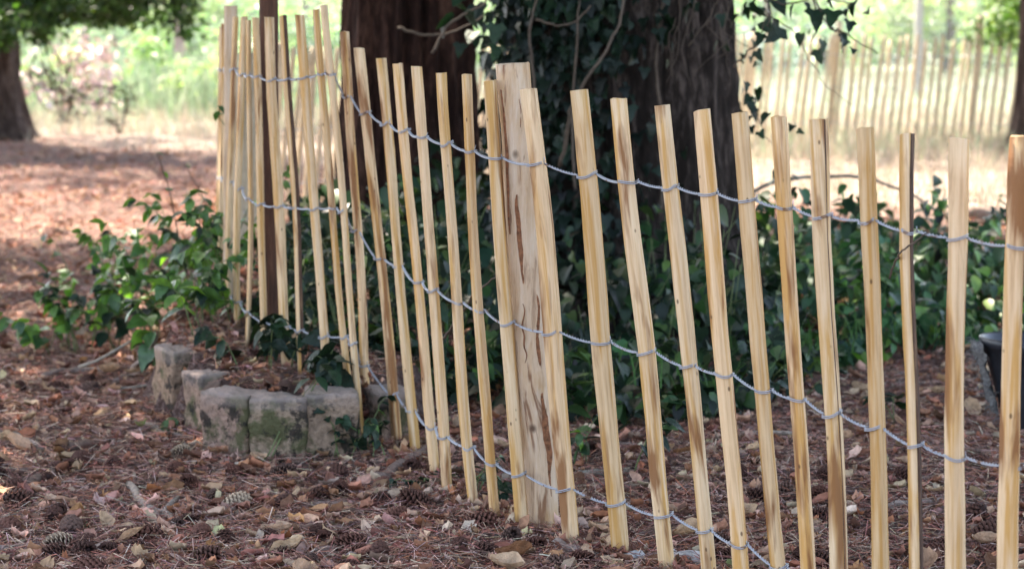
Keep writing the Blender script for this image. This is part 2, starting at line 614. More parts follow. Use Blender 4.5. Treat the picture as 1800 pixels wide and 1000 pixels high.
# ------------------------------------------------------------------ paling fence (near)
# top left x, top right x, top y, foot left x, foot right x, foot y, distance of foot, turn in degrees
PALES = [
    (1985, 2022, 262, 1962, 2000, 1000, 3.62, 20),
    (1878, 1914, 252, 1856, 1894, 1000, 3.70, 20),
    (1773, 1812, 239, 1757, 1799, 1000, 3.79, 16),
    (1665, 1702, 243, 1661, 1696, 1000, 3.91, 22),
    (1581, 1608, 235, 1603, 1629, 1000, 3.98, 30),
    (1503, 1535, 226, 1528, 1560, 1000, 4.08, 24),
    (1421, 1455, 210, 1459, 1491, 1000, 4.17, 26),
    (1355, 1385, 205, 1406, 1434, 1000, 4.25, 30),
    (1286, 1317, 198, 1355, 1384, 1000, 4.32, 28),
    (1216, 1249, 194, 1284, 1318, 985, 4.42, 22),
    (1149, 1178, 185, 1231, 1259, 1000, 4.52, 30),
    (1072, 1105, 173, 1159, 1194, 1000, 4.63, 16),
    (1001, 1036, 159, 1074, 1108, 992, 4.78, 14),
    (914, 946, 156, 987, 1019, 972, 4.88, 20),
    (849, 874, 142, 904, 936, 944, 5.03, 20),
    (807, 827, 131, 862, 882, 924, 5.14, 38),
    (766, 786, 129, 822, 845, 898, 5.27, 34),
    (724, 743, 117, 779, 795, 879, 5.42, 34),
    (692, 710, 112, 757, 777, 846, 5.64, 36),
    (658, 677, 103, 722, 740, 808, 5.91, 36),
    (621, 640, 85, 688, 712, 790, 6.05, 34),
    (595, 612, 56, 637, 656, 754, 6.17, 38),
    (565, 578, 9, 621, 634, 692, 6.06, 44),
    (550, 562, 17, 608, 620, 684, 6.12, 40),
    (518, 536, 27, 566, 585, 676, 6.20, 30),
    (491, 505, 27, 524, 538, 664, 6.31, 40),
    (465, 483, 30, 496, 514, 656, 6.40, 32),
    (442, 456, 32, 457, 472, 640, 6.56, 42),
    (434, 443, 36, 428, 440, 636, 6.66, 60),
    (421, 435, 30, 409, 424, 600, 6.92, 52),
    (406, 419, 30, 394, 409, 575, 7.2, 52),
    (395, 404, 32, 384, 394, 560, 7.55, 60),
    (388, 397, 42, 378, 387, 545, 8.0, 60),
    (385, 393, 48, 377, 385, 525, 8.5, 60),
    (383, 391, 52, 378, 386, 510, 9.1, 60),
]
ROWS = [
    [(2050, 455), (1800, 432), (1683, 415), (1598, 405), (1520, 388), (1438, 380), (1372, 362), (1308, 352), (1245, 340), (1185, 333), (1105, 317),
     (1030, 303), (935, 288), (870, 275), (818, 262), (780, 250), (738, 240), (710, 232), (670, 212), (640, 200), (612, 170), (595, 135), (580, 128),
     (560, 128), (540, 137), (500, 138), (475, 140), (455, 137), (435, 132), (415, 125), (400, 120), (370, 125)],
    [(2050, 870), (1800, 825), (1683, 800), (1612, 782), (1545, 750), (1470, 730), (1412, 700), (1345, 685), (1285, 660), (1210, 642), (1150, 618),
     (1055, 603), (960, 580), (890, 568), (830, 540), (800, 530), (760, 510), (735, 497), (705, 470), (665, 455), (630, 415), (608, 372), (570, 365),
     (545, 370), (505, 364), (480, 364), (440, 353), (420, 330), (405, 318), (370, 305)],
    [(2050, 1290), (1800, 1190), (1680, 1140), (1600, 1100), (1470, 1040), (1380, 998), (1300, 958), (1250, 937), (1175, 905), (1080, 880), (985, 855),
     (920, 838), (860, 815), (835, 792), (790, 775), (765, 755), (740, 738), (700, 700), (665, 670), (640, 640), (615, 595), (600, 590), (565, 592),
     (540, 585), (495, 575), (470, 568), (430, 545), (420, 530), (370, 500)],
]


def row_y(row, x):
    r = sorted(row)
    return float(np.interp(x, [a for a, _ in r], [b for _, b in r]))


fence = empty('paling_fence', (0.30, 4.9, 0.0),
              'new pale wooden paling fence of wired split stakes curving round the trees', 'fence')


def pale_mesh(L, wd, th, seed, bark, wood=None):
    """an irregular split stake: five-sided section that drifts along its length, rough sawn top"""
    r = random.Random(seed)
    n = 14
    bx, by = r.uniform(-.008, .008), r.uniform(-.006, .006)
    b2 = r.uniform(-.0035, .0035)
    ch = th * r.uniform(.15, .35)
    prof = [(-wd / 2, -th / 2 + r.uniform(0, .004)), (wd / 2 - ch * .3, -th / 2), (wd / 2, -th / 2 + ch * .5),
            (wd / 2 - r.uniform(-.001, .002), th / 2), (-wd / 2 + r.uniform(0, .008), th / 2)]
    m = MB(); V = []
    tilt = r.uniform(-.0012, .0012)
    for i in range(n + 1):
        f = i / n
        k = 1 + 0.05 * math.sin(f * 7 + seed) + r.uniform(-.012, .012)
        ox = bx * math.sin(f * math.pi) + b2 * math.sin(f * 9 + seed) + r.uniform(-.0006, .0006)
        oy = by * math.sin(f * math.pi * 1.3)
        for j, (x, y) in enumerate(prof):
            z = f * L
            if i == n:
                z += tilt * (x / wd) * 2 + r.uniform(-.0015, .0015)
            V.append((x * k + ox + r.uniform(-.0005, .0005), y * k + oy, z))
    q = len(prof)
    Fc = []
    for i in range(n):
        for j in range(q):
            j2 = (j + 1) % q
            Fc.append((i * q + j, i * q + j2, (i + 1) * q + j2, (i + 1) * q + j))
    Fc.append(tuple(range(n * q, n * q + q)))
    Fc.append(tuple(range(q - 1, -1, -1)))
    m.add(V, Fc)
    me = m.mesh('pale', [wood or M_PALE, M_EDGE])
    if bark:
        for p in me.polygons:
            if p.index < n * q and p.index % q in bark:
                p.material_index = 1
    # a few splinters standing off the top
    return me


nodes = []                                   # per pale: centre, right axis, half width and row heights for the strands
for k, (t1, t2, ty, b1, b2, by, d, turn) in enumerate(PALES):
    top = P((t1 + t2) / 2, ty, d)
    foot = P((b1 + b2) / 2, by, d)
    ax = (top - foot)
    gz = h(foot.x, foot.y) - 0.04
    foot = top + ax * ((gz - top.z) / ax.z)
    L = (top - foot).length
    zax = (top - foot).normalized()
    th_ = R(turn)
    xax = Vector((math.cos(th_), -math.sin(th_), 0))         # front face looks left and towards the camera
    xax = (xax - zax * xax.dot(zax)).normalized()
    yax = zax.cross(xax)
    proj = (t2 - t1) * d / F
    th = min(0.027, proj * .62)
    wd = max(0.018, (proj - th * math.sin(th_)) / math.cos(th_))
    wd = min(wd, 0.046)
    bark = {25: (1, 2), 4: (1, 2), 6: (1,), 12: (), 31: (2,)}.get(k)
    me = pale_mesh(L, wd, th, k * 13 + 5, bark)
    M = Matrix((xax, yax, zax)).transposed().to_4x4()
    M.translation = foot
    o = inst('pale', me, M, fence)
    if k == 25: o['label'] = 'stake with a strip of dark bark left on its right edge'
    if k == 4: o['label'] = 'stake with a long dark heartwood streak down its right side'
    zs = []
    for r_i, row in enumerate(ROWS):
        px, f = None, 0.5
        best = None
        for s_i in range(0, 161):
            t = s_i / 130
            x = (t1 + t2) / 2 + ((b1 + b2) / 2 - (t1 + t2) / 2) * t
            y = ty + (by - ty) * t
            e = abs(y - row_y(row, x))
            if best is None or e < best[0]:
                best = (e, x, y)
        pz = P(best[1], best[2], d).z
        zs.append((pz - foot.z) / zax.z)                     # length along the stake
    nodes.append((foot, xax, yax, zax, wd, th, zs, o))

# wire loops round every stake (sub-parts), twisted strands between the stakes (parts)
rw = random.Random(5)
for (foot, xax, yax, zax, wd, th, zs, o) in nodes:
    for s in zs:
        if s < 0.03:
            continue
        m = MB()
        a, b = wd / 2 + .0018, th / 2 + .0018
        sag, skew = rw.uniform(.001, .006), rw.uniform(-.004, .004)
        for off in (-.0016, .0018):
            pts = []
            for (x, y) in [(-a, b), (-a, -b * .2), (-a * .94, -b), (-a * .5, -b * 1.04), (0, -b * 1.05), (a * .5, -b * 1.04), (a * .94, -b), (a, -b * .2), (a, b), (0, b * 1.04), (-a, b)]:
                z = s + off + (-sag * (1 - (x / a) ** 2) if y < 0 else 0) + skew * x / a
                pts.append((x, y, z))
            m.tube(pts, .00115, 5)
        me = m.mesh('wire_loop', M_WIRE, smooth=True)
        c = bpy.data.objects.new('wire_loop', me)
        COL.objects.link(c)
        c.parent = o

for r_i in range(3):
    m = MB()
    for k in range(len(nodes) - 1):
        A, B = nodes[k + 1], nodes[k]                        # left to right
        pa = A[0] + A[3] * A[6][r_i] + A[1] * (A[4] / 2 + .002)
        pb = B[0] + B[3] * B[6][r_i] - B[1] * (B[4] / 2 + .002)
        if pa.z < 0.02 and pb.z < 0.02:
            continue
        L = (pb - pa).length
        dirv = (pb - pa).normalized()
        u = dirv.orthogonal().normalized(); v = dirv.cross(u)
        turns = max(3, int(L / .017))
        n = turns * 7
        ph = rw.uniform(0, 6)
        for wi in range(2):
            pts = []
            for i in range(n + 1):
                f = i / n
                rr = .0019 * min(1, 6 * min(f, 1 - f) + .3)
                aa = ph + wi * math.pi + f * turns * 2 * math.pi
                p = pa.lerp(pb, f) + (u * math.cos(aa) + v * math.sin(aa)) * rr
                p.z -= 4 * f * (1 - f) * .10 * L * .3
                pts.append(p)
            m.tube(pts, .00145, 5)
        if rw.random() < .5:                                  # a snipped end sticks out where the strand was twisted off
            e = pa + Vector((0, -.004, 0))
            m.tube([e, e + Vector((rw.uniform(-.004, .004), -.004, rw.uniform(.004, .014)))], .0012, 4)
    o = m.build('wire_strand', M_WIRE, fence, smooth=True)
    o['label'] = ['top strand of twisted wire', 'middle strand of twisted wire', 'bottom strand of twisted wire'][r_i]


def post_mesh(name, foot, top, r0, r1, mat, seed, parent, lump=.09, seg=60, sides=28, label=None, knots=()):
    m = MB(); V = []
    rr = random.Random(seed)
    z = (top - foot).normalized()
    x = z.orthogonal().normalized(); y = z.cross(x)
    for i in range(seg + 1):
        f = i / seg
        c = foot.lerp(top, f)
        wob = Vector((noise.noise((f * 4, seed, 0)), noise.noise((f * 4, seed, 5)), 0)) * r0 * .25
        for j in range(sides):
            a = 2 * math.pi * j / sides
            n_ = noise.noise((math.cos(a) * 1.3, math.sin(a) * 1.3, f * 7 + seed)) + .5 * noise.noise((math.cos(a) * 3, math.sin(a) * 3, f * 18 + seed))
            rad = (r0 + (r1 - r0) * f) * (1 + lump * n_)
            for (kf, ka, ks) in knots:
                rad += ks * math.exp(-((f - kf) / .02) ** 2 - ((math.atan2(math.sin(a - ka), math.cos(a - ka))) / .4) ** 2)
            V.append(c + wob + (x * math.cos(a) + y * math.sin(a)) * rad + (z * rr.uniform(-.002, .002) if i == seg else z * 0))
    Fc = []
    for i in range(seg):
        for j in range(sides):
            j2 = (j + 1) % sides
            Fc.append((i * sides + j, i * sides + j2, (i + 1) * sides + j2, (i + 1) * sides + j))
    Fc.append(tuple(range(seg * sides, seg * sides + sides)))
    m.add(V, Fc)
    o = m.build(name, mat, parent, smooth=True)
    for p in o.data.polygons:
        if len(p.vertices) > 4: p.use_smooth = False
    if label: o['label'] = label
    return o


def post_px(t1, t2, ty, b1, b2, by, d, mat, seed, label, taper=1.0, extra_top=0, **kw):
    top = P((t1 + t2) / 2, ty, d); foot = P((b1 + b2) / 2, by, d)
    ax = top - foot
    foot = top + ax * ((h(foot.x, foot.y) - .05 - top.z) / ax.z)
    top = top + ax.normalized() * extra_top
    r = (t2 - t1) * d / F / 2
    return post_mesh('post', foot, top, r * taper, r, mat, seed, fence, label=label, **kw), foot, top, r


rp, rpf, rpt, rpr = post_px(871, 930, 112, 928, 986, 957, 5.06, M_POST, 3, 'thick peeled round post with brown knots', 1.0,
        knots=[(.58, -2.2, .006), (.36, -2.0, .008), (.36, -1.0, .004), (.78, -1.9, .004)])
M_STRIP = mat_plain('inner_bark', (.23, .095, .045), .9, 90, .6, bump=1.0)
rz = (rpt - rpf).normalized(); rx = Vector((1, 0, 0)) - rz * rz.x; rx.normalize(); ry = rz.cross(rx)
for (f0, f1, a0, wa, sd_) in [(.56, .74, -1.80, .17, 1), (.36, .60, -1.05, .20, 2), (.12, .36, -.95, .22, 3), (.66, .95, -2.45, .16, 4), (.40, .52, -1.9, .05, 8), (.76, .93, -1.35, .06, 6)]:
    m = MB(); V = []; n1, n2 = 16, 6
    for i in range(n1 + 1):
        u_ = i / n1; f = f0 + (f1 - f0) * u_
        wv = wa * math.sin(math.pi * min(1, max(0, u_ * .96 + .02))) ** .6 * (1 + .45 * noise.noise((u_ * 7, sd_, 0)))
        for j in range(n2 + 1):
            v_ = j / n2 * 2 - 1
            a = a0 + wv * v_ + .16 * noise.noise((u_ * 4, sd_, 3)); ca, sa = math.cos(a), math.sin(a)
            lump_ = noise.noise((math.cos(a) * 1.3, math.sin(a) * 1.3, f * 7 + 3)) + .5 * noise.noise((math.cos(a) * 3, math.sin(a) * 3, f * 18 + 3))
            wob = Vector((noise.noise((f * 4, 3, 0)), noise.noise((f * 4, 3, 5)), 0)) * rpr * .25
            rad = rpr * 1.06 + .0018 * (1 - v_ * v_) + .0012 * noise.noise((u_ * 20, v_ * 3, sd_))
            V.append(rpf.lerp(rpt, f) + wob + (rx * ca + ry * sa) * (rpr * (1 + .09 * lump_) + .0026 * (1 - abs(v_) ** 3) - .0006 + .0012 * noise.noise((u_ * 20, v_ * 3, sd_))))
    m.add(V, [(i * (n2 + 1) + j, i * (n2 + 1) + j + 1, (i + 1) * (n2 + 1) + j + 1, (i + 1) * (n2 + 1) + j) for i in range(n1) for j in range(n2)])
    o_ = m.build('bark_strip', M_STRIP, fence, smooth=True)
    M_ = Matrix.Translation(-Vector((0, 0, 0)))
    o_.parent = rp
post_px(394, 417, 11, 391, 416, 560, 7.35, M_POST, 9, 'slim round post standing above the stakes at the far corner')
post_px(455, 489, -10, 461, 491, 600, 6.62, M_DPOST, 21, 'dark brown round post rising out of the picture', .92, extra_top=.35, lump=.03)

# ------------------------------------------------------------------ paling fence (back of the enclosure)
back = empty('paling_fence', (1.5, 19.0, 0.0), 'blurred far paling fence standing in sunlit grass behind the trees', 'fence')
BPL = [(-1.30, 10.2), (-1.42, 13.2), (-1.0, 13.8), (-0.19, 15.2), (0.9, 18.2), (2.1, 20.4), (3.3, 20.6), (4.5, 20.0), (6.0, 19.4)]


def along(poly, step):
    out = []; acc = 0
    for (a, b) in zip(poly[:-1], poly[1:]):
        A, B = Vector((*a, 0)), Vector((*b, 0))
        L = (B - A).length
        while acc < L:
            out.append((A.lerp(B, acc / L), (B - A).normalized()))
            acc += step
        acc -= L
    return out


bmeshes = [pale_mesh(1.04, .034, .024, 900 + i, None, M_PALE_FAR) for i in range(4)]
bp = along(BPL, .083)
strand = [[], [], []]
for i, (p, t) in enumerate(bp):
    if 10.4 < p.y < 12.6 and i % 2:
        continue
    z = h(p.x, p.y)
    lean = .095 + rw.uniform(-.025, .025)
    zax = Vector((lean, rw.uniform(-.03, .03), 1)).normalized()
    xa = t.copy(); xa = (Matrix.Rotation(rw.uniform(-.6, .6), 3, 'Z') @ xa)
    xa = (xa - zax * xa.dot(zax)).normalized(); ya = zax.cross(xa)
    M = Matrix((xa, ya, zax)).transposed().to_4x4() @ Matrix.Diagonal((rw.uniform(.8, 1.15), 1, rw.uniform(.96, 1.03), 1))
    M.translation = Vector((p.x, p.y, z - .04))
    inst('pale', bmeshes[i % 4], M, back)
    for q, hh in enumerate((.25, .57, .86)):
        strand[q].append(Vector((p.x, p.y, z - .04)) + zax * hh + Vector((0, -.016, 0)))
for q in range(3):
    m = MB(); m.tube(strand[q], .0035, 4)
    m.build('wire_strand', M_WIRE, back)
for px, d, hh in ((1468, 20.55, 1.12), (1716, 20.2, 1.17), (640, 13.9, 1.1)):
    b = P(px, 240, d); z = h(b.x, b.y)
    post_mesh('post', Vector((b.x - .06, b.y + .04, z - .05)), Vector((b.x + .03, b.y + .04, z + hh)), .032, .030, M_PALE_FAR, int(px), back, seg=14, sides=12)

# ------------------------------------------------------------------ edging of old stones
edging = empty('stone_edging', P(430, 770, 6.2), 'low curved edging of weathered mossy sandstone blocks beside the fence', 'edging')


def stone_obj(cx, cy, wd, dp, ht, yaw, seed, parent, label=None, lean=0.0):
    """rounded, worn block; 2-3 strata and chipped corners"""
    n = 16
    m = MB(); V = []; idx = {}
    C = []
    def vert(i, j, k):
        key = (i, j, k)
        if key in idx: return idx[key]
        x, y, z = 2 * i / n - 1, 2 * j / n - 1, 2 * k / n - 1
        # superellipsoid rounding
        p = Vector((x, y, z)); e = 30.0
        nrm = (abs(x) ** e + abs(y) ** e + abs(z) ** e) ** (1 / e)
        p = p / nrm
        q = Vector((p.x * wd / 2, p.y * dp / 2, p.z * ht / 2))
        nz = noise.noise(q * 9 + Vector((seed * 3.1, 0, 0))) * .013 + noise.noise(q * 24 + Vector((0, seed, 0))) * .009 + noise.noise(q * 60 + Vector((0, seed, 0))) * .005
        q += p.normalized() * nz
        q.x += (q.z + ht / 2) * lean
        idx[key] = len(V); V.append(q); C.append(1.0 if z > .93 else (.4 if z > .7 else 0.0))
        return idx[key]
    Fc = []
    for a in range(n):
        for b in range(n):
            Fc.append((vert(a, 0, b), vert(a + 1, 0, b), vert(a + 1, 0, b + 1), vert(a, 0, b + 1)))
            Fc.append((vert(a + 1, n, b), vert(a, n, b), vert(a, n, b + 1), vert(a + 1, n, b + 1)))
            Fc.append((vert(0, a + 1, b), vert(0, a, b), vert(0, a, b + 1), vert(0, a + 1, b + 1)))
            Fc.append((vert(n, a, b), vert(n, a + 1, b), vert(n, a + 1, b + 1), vert(n, a, b + 1)))
            Fc.append((vert(a, b, n), vert(a + 1, b, n), vert(a + 1, b + 1, n), vert(a, b + 1, n)))
            Fc.append((vert(a, b + 1, 0), vert(a + 1, b + 1, 0), vert(a + 1, b, 0), vert(a, b, 0)))
    m.add(V, Fc)
    m.C = [(c, c, c) for c in C]
    me = m.mesh('stone', M_STONE, smooth=True, color=True)
    M = Matrix.Rotation(yaw, 4, 'Z')
    M.translation = Vector((cx, cy, -.05 + ht / 2))
    o = inst('stone', me, M, parent)
    if label: o['label'] = label
    return o


for (l, r_, base_y, top_y, d, yaw, lab, lean) in [
        (262, 330, 738, 612, 6.62, -58, 'pale stone with a worn top painted lit at the far end of the row', 0),
        (318, 372, 770, 655, 6.40, -52, 'narrow greenish stone set edge on', .03),
        (352, 446, 795, 686, 6.22, -24, 'pinkish grey stone with black and green stains', .02),
        (438, 542, 800, 696, 6.13, -7, 'broad grey stone with ochre patches', .0),
        (534, 632, 798, 688, 6.13, 4, 'smooth purplish grey stone', 0),
        (660, 724, 780, 686, 6.28, 24, 'brown stone behind the stakes', 0)]:
    f_ = G((l + r_) / 2, base_y)
    dp = .085 if abs(yaw) > 30 else .13
    wd = (r_ - l) * f_.y / F * (1.25 if abs(yaw) > 30 else .97)
    topz = P((l + r_) / 2, top_y, f_.y + .03).z
    inw = Vector((-math.sin(R(yaw)), math.cos(R(yaw)), 0)) * (dp / 2 - .02)
    stone_obj(f_.x + inw.x, f_.y + inw.y + (.04 if abs(yaw) > 30 else 0), wd, dp, topz + .05, R(yaw), int(l), edging, lab, lean)

exec_after = []
# ------------------------------------------------------------------ leaf templates
def leaf_template(shape='ovate', fold=.25, curl=.25):
    """unit leaf along +X, folded on the midrib; returns verts, faces"""
    if shape == 'ivy':
        out = [(0.0, .0), (-.13, .27), (.15, .56), (.36, .31), (.64, .25), (1.0, 0)]
    elif shape == 'heart':
        out = [(0.0, .0), (-.13, .22), (.02, .42), (.32, .42), (.66, .24), (1.0, 0)]
    elif shape == 'narrow':
        out = [(0.0, .0), (.15, .10), (.4, .155), (.65, .13), (.85, .06), (1.0, 0)]
    else:
        out = [(0.0, .0), (.10, .17), (.32, .30), (.56, .28), (.80, .15), (1.0, 0)]
    V = []; Fc = []
    mid = [(0, 0), (.2, 0), (.45, 0), (.7, 0), (1, 0)]
    def z(x, y): return fold * abs(y) - curl * max(x, 0) ** 2 * .8
    mi = []
    for (x, y) in mid:
        mi.append(len(V)); V.append((x, 0, z(x, 0)))
    for sgn in (1, -1):
        oi = []
        for (x, y) in out[1:-1]:
            oi.append(len(V)); V.append((x, sgn * y, z(x, y)))
        a, b, c, d = oi
        fs = [(mi[0], mi[1], a), (mi[1], b, a), (mi[1], mi[2], b), (mi[2], c, b), (mi[2], mi[3], c), (mi[3], d, c), (mi[3], mi[4], d)]
        Fc += [f if sgn > 0 else f[::-1] for f in fs]
    return np.array(V), [tuple(f) for f in Fc]


def leaf_mesh(name, mat, shape, fold, curl, scale=1.0):
    V, Fc = leaf_template(shape, fold, curl)
    m = MB(); m.add(V * scale, Fc)
    return m.mesh(name, mat, smooth=True)


IVYL = [leaf_mesh('leaf', M_IVY, s, f, c) for s, f, c in (('ivy', .2, .25), ('ivy', .35, .1), ('heart', .25, .35), ('ivy', .1, .5))]
GL = [leaf_mesh('leaf', M_GLEAF, s, f, c) for s, f, c in (('ovate', .3, .25), ('ovate', .15, .5), ('heart', .3, .3), ('ovate', .45, .1))]
DGL = [leaf_mesh('leaf', M_IVY, s, f, c) for s, f, c in (('ovate', .3, .25), ('heart', .15, .4), ('ovate', .4, .1))]

# ------------------------------------------------------------------ trees
def trunk_obj(parent, base, rad, height, mat, seed, lean=(0, 0), flare=.5, ridges=13, depth=.10, taper=.35):
    n, s = 80, 200
    rr = random.Random(seed)
    V = []
    for i in range(n + 1):
        f = i / n
        z = (f ** 1.6) * height - .1
        for j in range(s):
            a = 2 * math.pi * j / s
            ca, sa = math.cos(a), math.sin(a)
            base_r = rad * (1 - taper * f) * (1 + flare * math.exp(-max(z, 0) / .28))
            rid = noise.noise((ca * 1.1 + seed, sa * 1.1, z * .35)) * 1.4
            fl = noise.noise((ca * ridges * .28 + z * .1, sa * ridges * .28 + seed, z * .9))
            fl2 = noise.noise((ca * ridges * .8, sa * ridges * .8 + seed, z * 2.2))
            fl3 = noise.noise((ca * ridges * 1.7, sa * ridges * 1.7 + seed, z * 3.1))
            rr_ = base_r * (1 + depth * rid) + rad * depth * (1 - abs(fl) * 3.0) * .9 + rad * depth * (.45 * (1 - 2.2 * abs(fl2)) + .22 * fl3)
            V.append((base.x + lean[0] * z + ca * rr_, base.y + lean[1] * z + sa * rr_, base.z + z))
    Fc = []
    for i in range(n):
        for j in range(s):
            j2 = (j + 1) % s
            Fc.append((i * s + j, i * s + j2, (i + 1) * s + j2, (i + 1) * s + j))
    m = MB(); m.V = V; m.F = Fc; m.C = [(1, 1, 1)] * len(V)
    return m.build('trunk', mat, parent, smooth=True)


def limb(parent, p0, p1, r0, r1, seed, mat=None, n=9, droop=0.0, wig=.12):
    rr = random.Random(seed)
    L = (p1 - p0).length
    pts = []; rs = []
    for i in range(n + 1):
        f = i / n
        p = p0.lerp(p1, f) + Vector((noise.noise((f * 3, seed, 1)), noise.noise((f * 3, seed, 2)), noise.noise((f * 3, seed, 3)))) * wig * L * math.sin(f * math.pi)
        p.z += droop * 4 * f * (1 - f)
        pts.append(p); rs.append(r0 + (r1 - r0) * f)
    m = MB(); m.tube(pts, rs, 7)
    return m.build('limb', mat or M_BRANCH, parent, smooth=True)


QUADL = (np.array([(0, 0, 0), (.35, .26, .05), (1, 0, -.12), (.35, -.26, .05)]), [(0, 1, 2), (0, 2, 3)])


def crown(parent, clumps, n_per, leaf, pal, name='crown', mat=None, tpl=None, flat=1.0):
    """leaf-sized faces gathered in clumps (centre, radius) through the crown's volume"""
    T = []; cnt = 0
    for (c, r) in clumps:
        n = int(n_per * r * r)
        v = rng.normal(0, 1, (n, 3)); v /= np.linalg.norm(v, axis=1)[:, None]
        q = v * (rng.random(n) ** .45)[:, None] * r
        q[:, 2] *= .7
        T.append(np.array(c) + q)
    T = np.concatenate(T)
    n = len(T)
    Ms = rot_mats(rng.uniform(0, 6.28, n), rng.normal(.2, .6, n) * flat, rng.normal(0, .7, n) * flat, leaf * rng.uniform(.6, 1.35, n))
    V, Fc = tpl or QUADL
    o = scatter(name, V, Fc, Ms, T, vary(pal, n, .25), mat or M_FOL, parent)
    return o


DARKG = [(.035, .075, .025), (.05, .10, .03), (.03, .06, .025)]
MIDG = [(.07, .14, .035), (.10, .18, .045), (.06, .11, .035)]


def clumps_in(cx, cy, z0, z1, R_, n, rmin=.8, rmax=1.6, hole=0.0):
    out = []
    for i in range(n):
        a = rng.uniform(0, 6.28); q = math.sqrt(rng.uniform(hole, 1)) * R_
        z = rng.uniform(z0, z1)
        q *= 1 - .35 * max(0, (z - z0) / (z1 - z0) - .4)
        out.append(((cx + math.cos(a) * q, cy + math.sin(a) * q, z), rng.uniform(rmin, rmax)))
    return out


def big_tree(name, label, px, d, rad, height, mat, seed, cr, n_cl, n_per, z0=3.2, z1=8.5, leaf=.33, lean=(0, 0), **kw):
    b = P(px, 400, d); b.z = h(b.x, b.y)
    t = empty(name, b, label, 'tree')
    trunk_obj(t, b, rad, height, mat, seed, lean, **kw)
    cl = clumps_in(b.x, b.y, z0, z1, cr, n_cl)
    for i, (c, r) in enumerate(cl[:9]):
        limb(t, b + Vector((lean[0] * z0, lean[1] * z0, min(height * .85, z0 - .2 + .25 * i))), Vector(c), rad * .3, .03, seed + i, mat)
    crown(t, cl, n_per, leaf, DARKG)
    return t, b


oak, OB = big_tree('broad_tree', 'thick dark trunk wrapped in ivy on its left side, right of the round post', 1098, 8.7, .435, 6.5, M_TRUNK, 3, 6.8, 120, 100, flare=.30, ridges=15, depth=.10)
red, RB = big_tree('broad_tree', 'reddish brown bare trunk behind the middle stakes, left of the ivied one', 716, 9.9, .292, 6.0, M_TRUNK_RED, 8, 5.2, 60, 100, z0=3.6, z1=8.0, flare=.18, ridges=15, depth=.11)
lt, LB = big_tree('broad_tree', 'twisted trunk with low leafy boughs at the left edge', -46, 21.5, .44, 5.5, M_TRUNK_FAR, 14, 5.0, 24, 70, z0=2.4, z1=7.5, flare=.35, ridges=8, depth=.16)
rt, RTB = big_tree('broad_tree', 'ivied brown trunk at the right edge, beside the far fence', 1832, 19.2, .25, 5.0, M_TRUNK_FAR, 19, 4.0, 26, 56, z0=2.8, z1=6.5, flare=.4, ridges=8, depth=.12)

# low boughs of the left tree: leafy mass at the top left of the view, bare drooping twigs below it
lo = []
for i in range(62):
    px = rng.uniform(-70, 330); top = 80 - 34 * max(0, (px - 230) / 95) - 10 * math.sin(px / 30)
    d = rng.uniform(18.2, 20.6)
    py = top - rng.uniform(14, 150)
    lo.append((tuple(P(px, py, d)), rng.uniform(.15, .27)))
for i in range(8):
    lo.append((tuple(P(rng.uniform(-60, 60), rng.uniform(-20, 35), rng.uniform(20, 21.2))), .3))
crown(lt, lo, 2900, .085, DARKG + MIDG[:1], 'low_bough')
for i, (a, b) in enumerate([((-10, -40), (150, 20)), ((30, -60), (290, 5)), ((-20, -60), (60, 60))]):
    limb(lt, P(*a, 20.4), P(*b, 19.4), .05, .015, 40 + i)
def droop_twig(pxs, d, r0=.009):
    pts = [P(x, y, d + .12 * i) for i, (x, y) in enumerate(pxs)]
    f = np.linspace(0, 1, len(pts)); ff = np.linspace(0, 1, len(pts) * 4)
    A = np.array(pts)
    Q = np.stack([np.interp(ff, f, A[:, k]) for k in range(3)], 1)
    Q += rng.normal(0, .008, Q.shape)
    tw = MB(); tw.tube([Vector(q) for q in Q], np.linspace(r0, .003, len(Q)), 4); tw.build('twig', M_BRANCH, lt)
for pts in [[(70, 40), (82, 90), (90, 125), (130, 160), (170, 178), (215, 180), (250, 165)], [(60, 60), (75, 110), (95, 150), (140, 180), (190, 185), (235, 170)],
            [(55, 130), (60, 165), (85, 195), (110, 205)], [(90, 130), (110, 175), (135, 198), (165, 202)], [(65, 90), (55, 120), (58, 150), (90, 140), (130, 150)],
            [(82, 60), (95, 95), (120, 120), (125, 150)], [(130, 160), (170, 150), (215, 158), (255, 140)], [(100, 140), (85, 120), (70, 130)],
            [(60, 150), (100, 155), (150, 165)], [(175, 178), (205, 150), (228, 148)], [(210, 235), (216, 215), (222, 195), (224, 185)], [(210, 235), (200, 215), (186, 208)]]:
    droop_twig(pts, 19.2)
    for _ in range(3):
        k = random.randrange(1, len(pts)); x, y = pts[k]
        droop_twig([(x, y), (x + random.uniform(-22, 25), y + random.uniform(4, 16)), (x + random.uniform(-40, 45), y + random.uniform(-8, 26))], 19.3, .005)
# leaves hanging round the right tree
crown(rt, [(tuple(P(rng.uniform(1712, 1800), rng.uniform(-60, 75), rng.uniform(19.5, 21))), .22) for i in range(12)], 2300, .07, MIDG + [(.14, .22, .06)], 'low_bough')

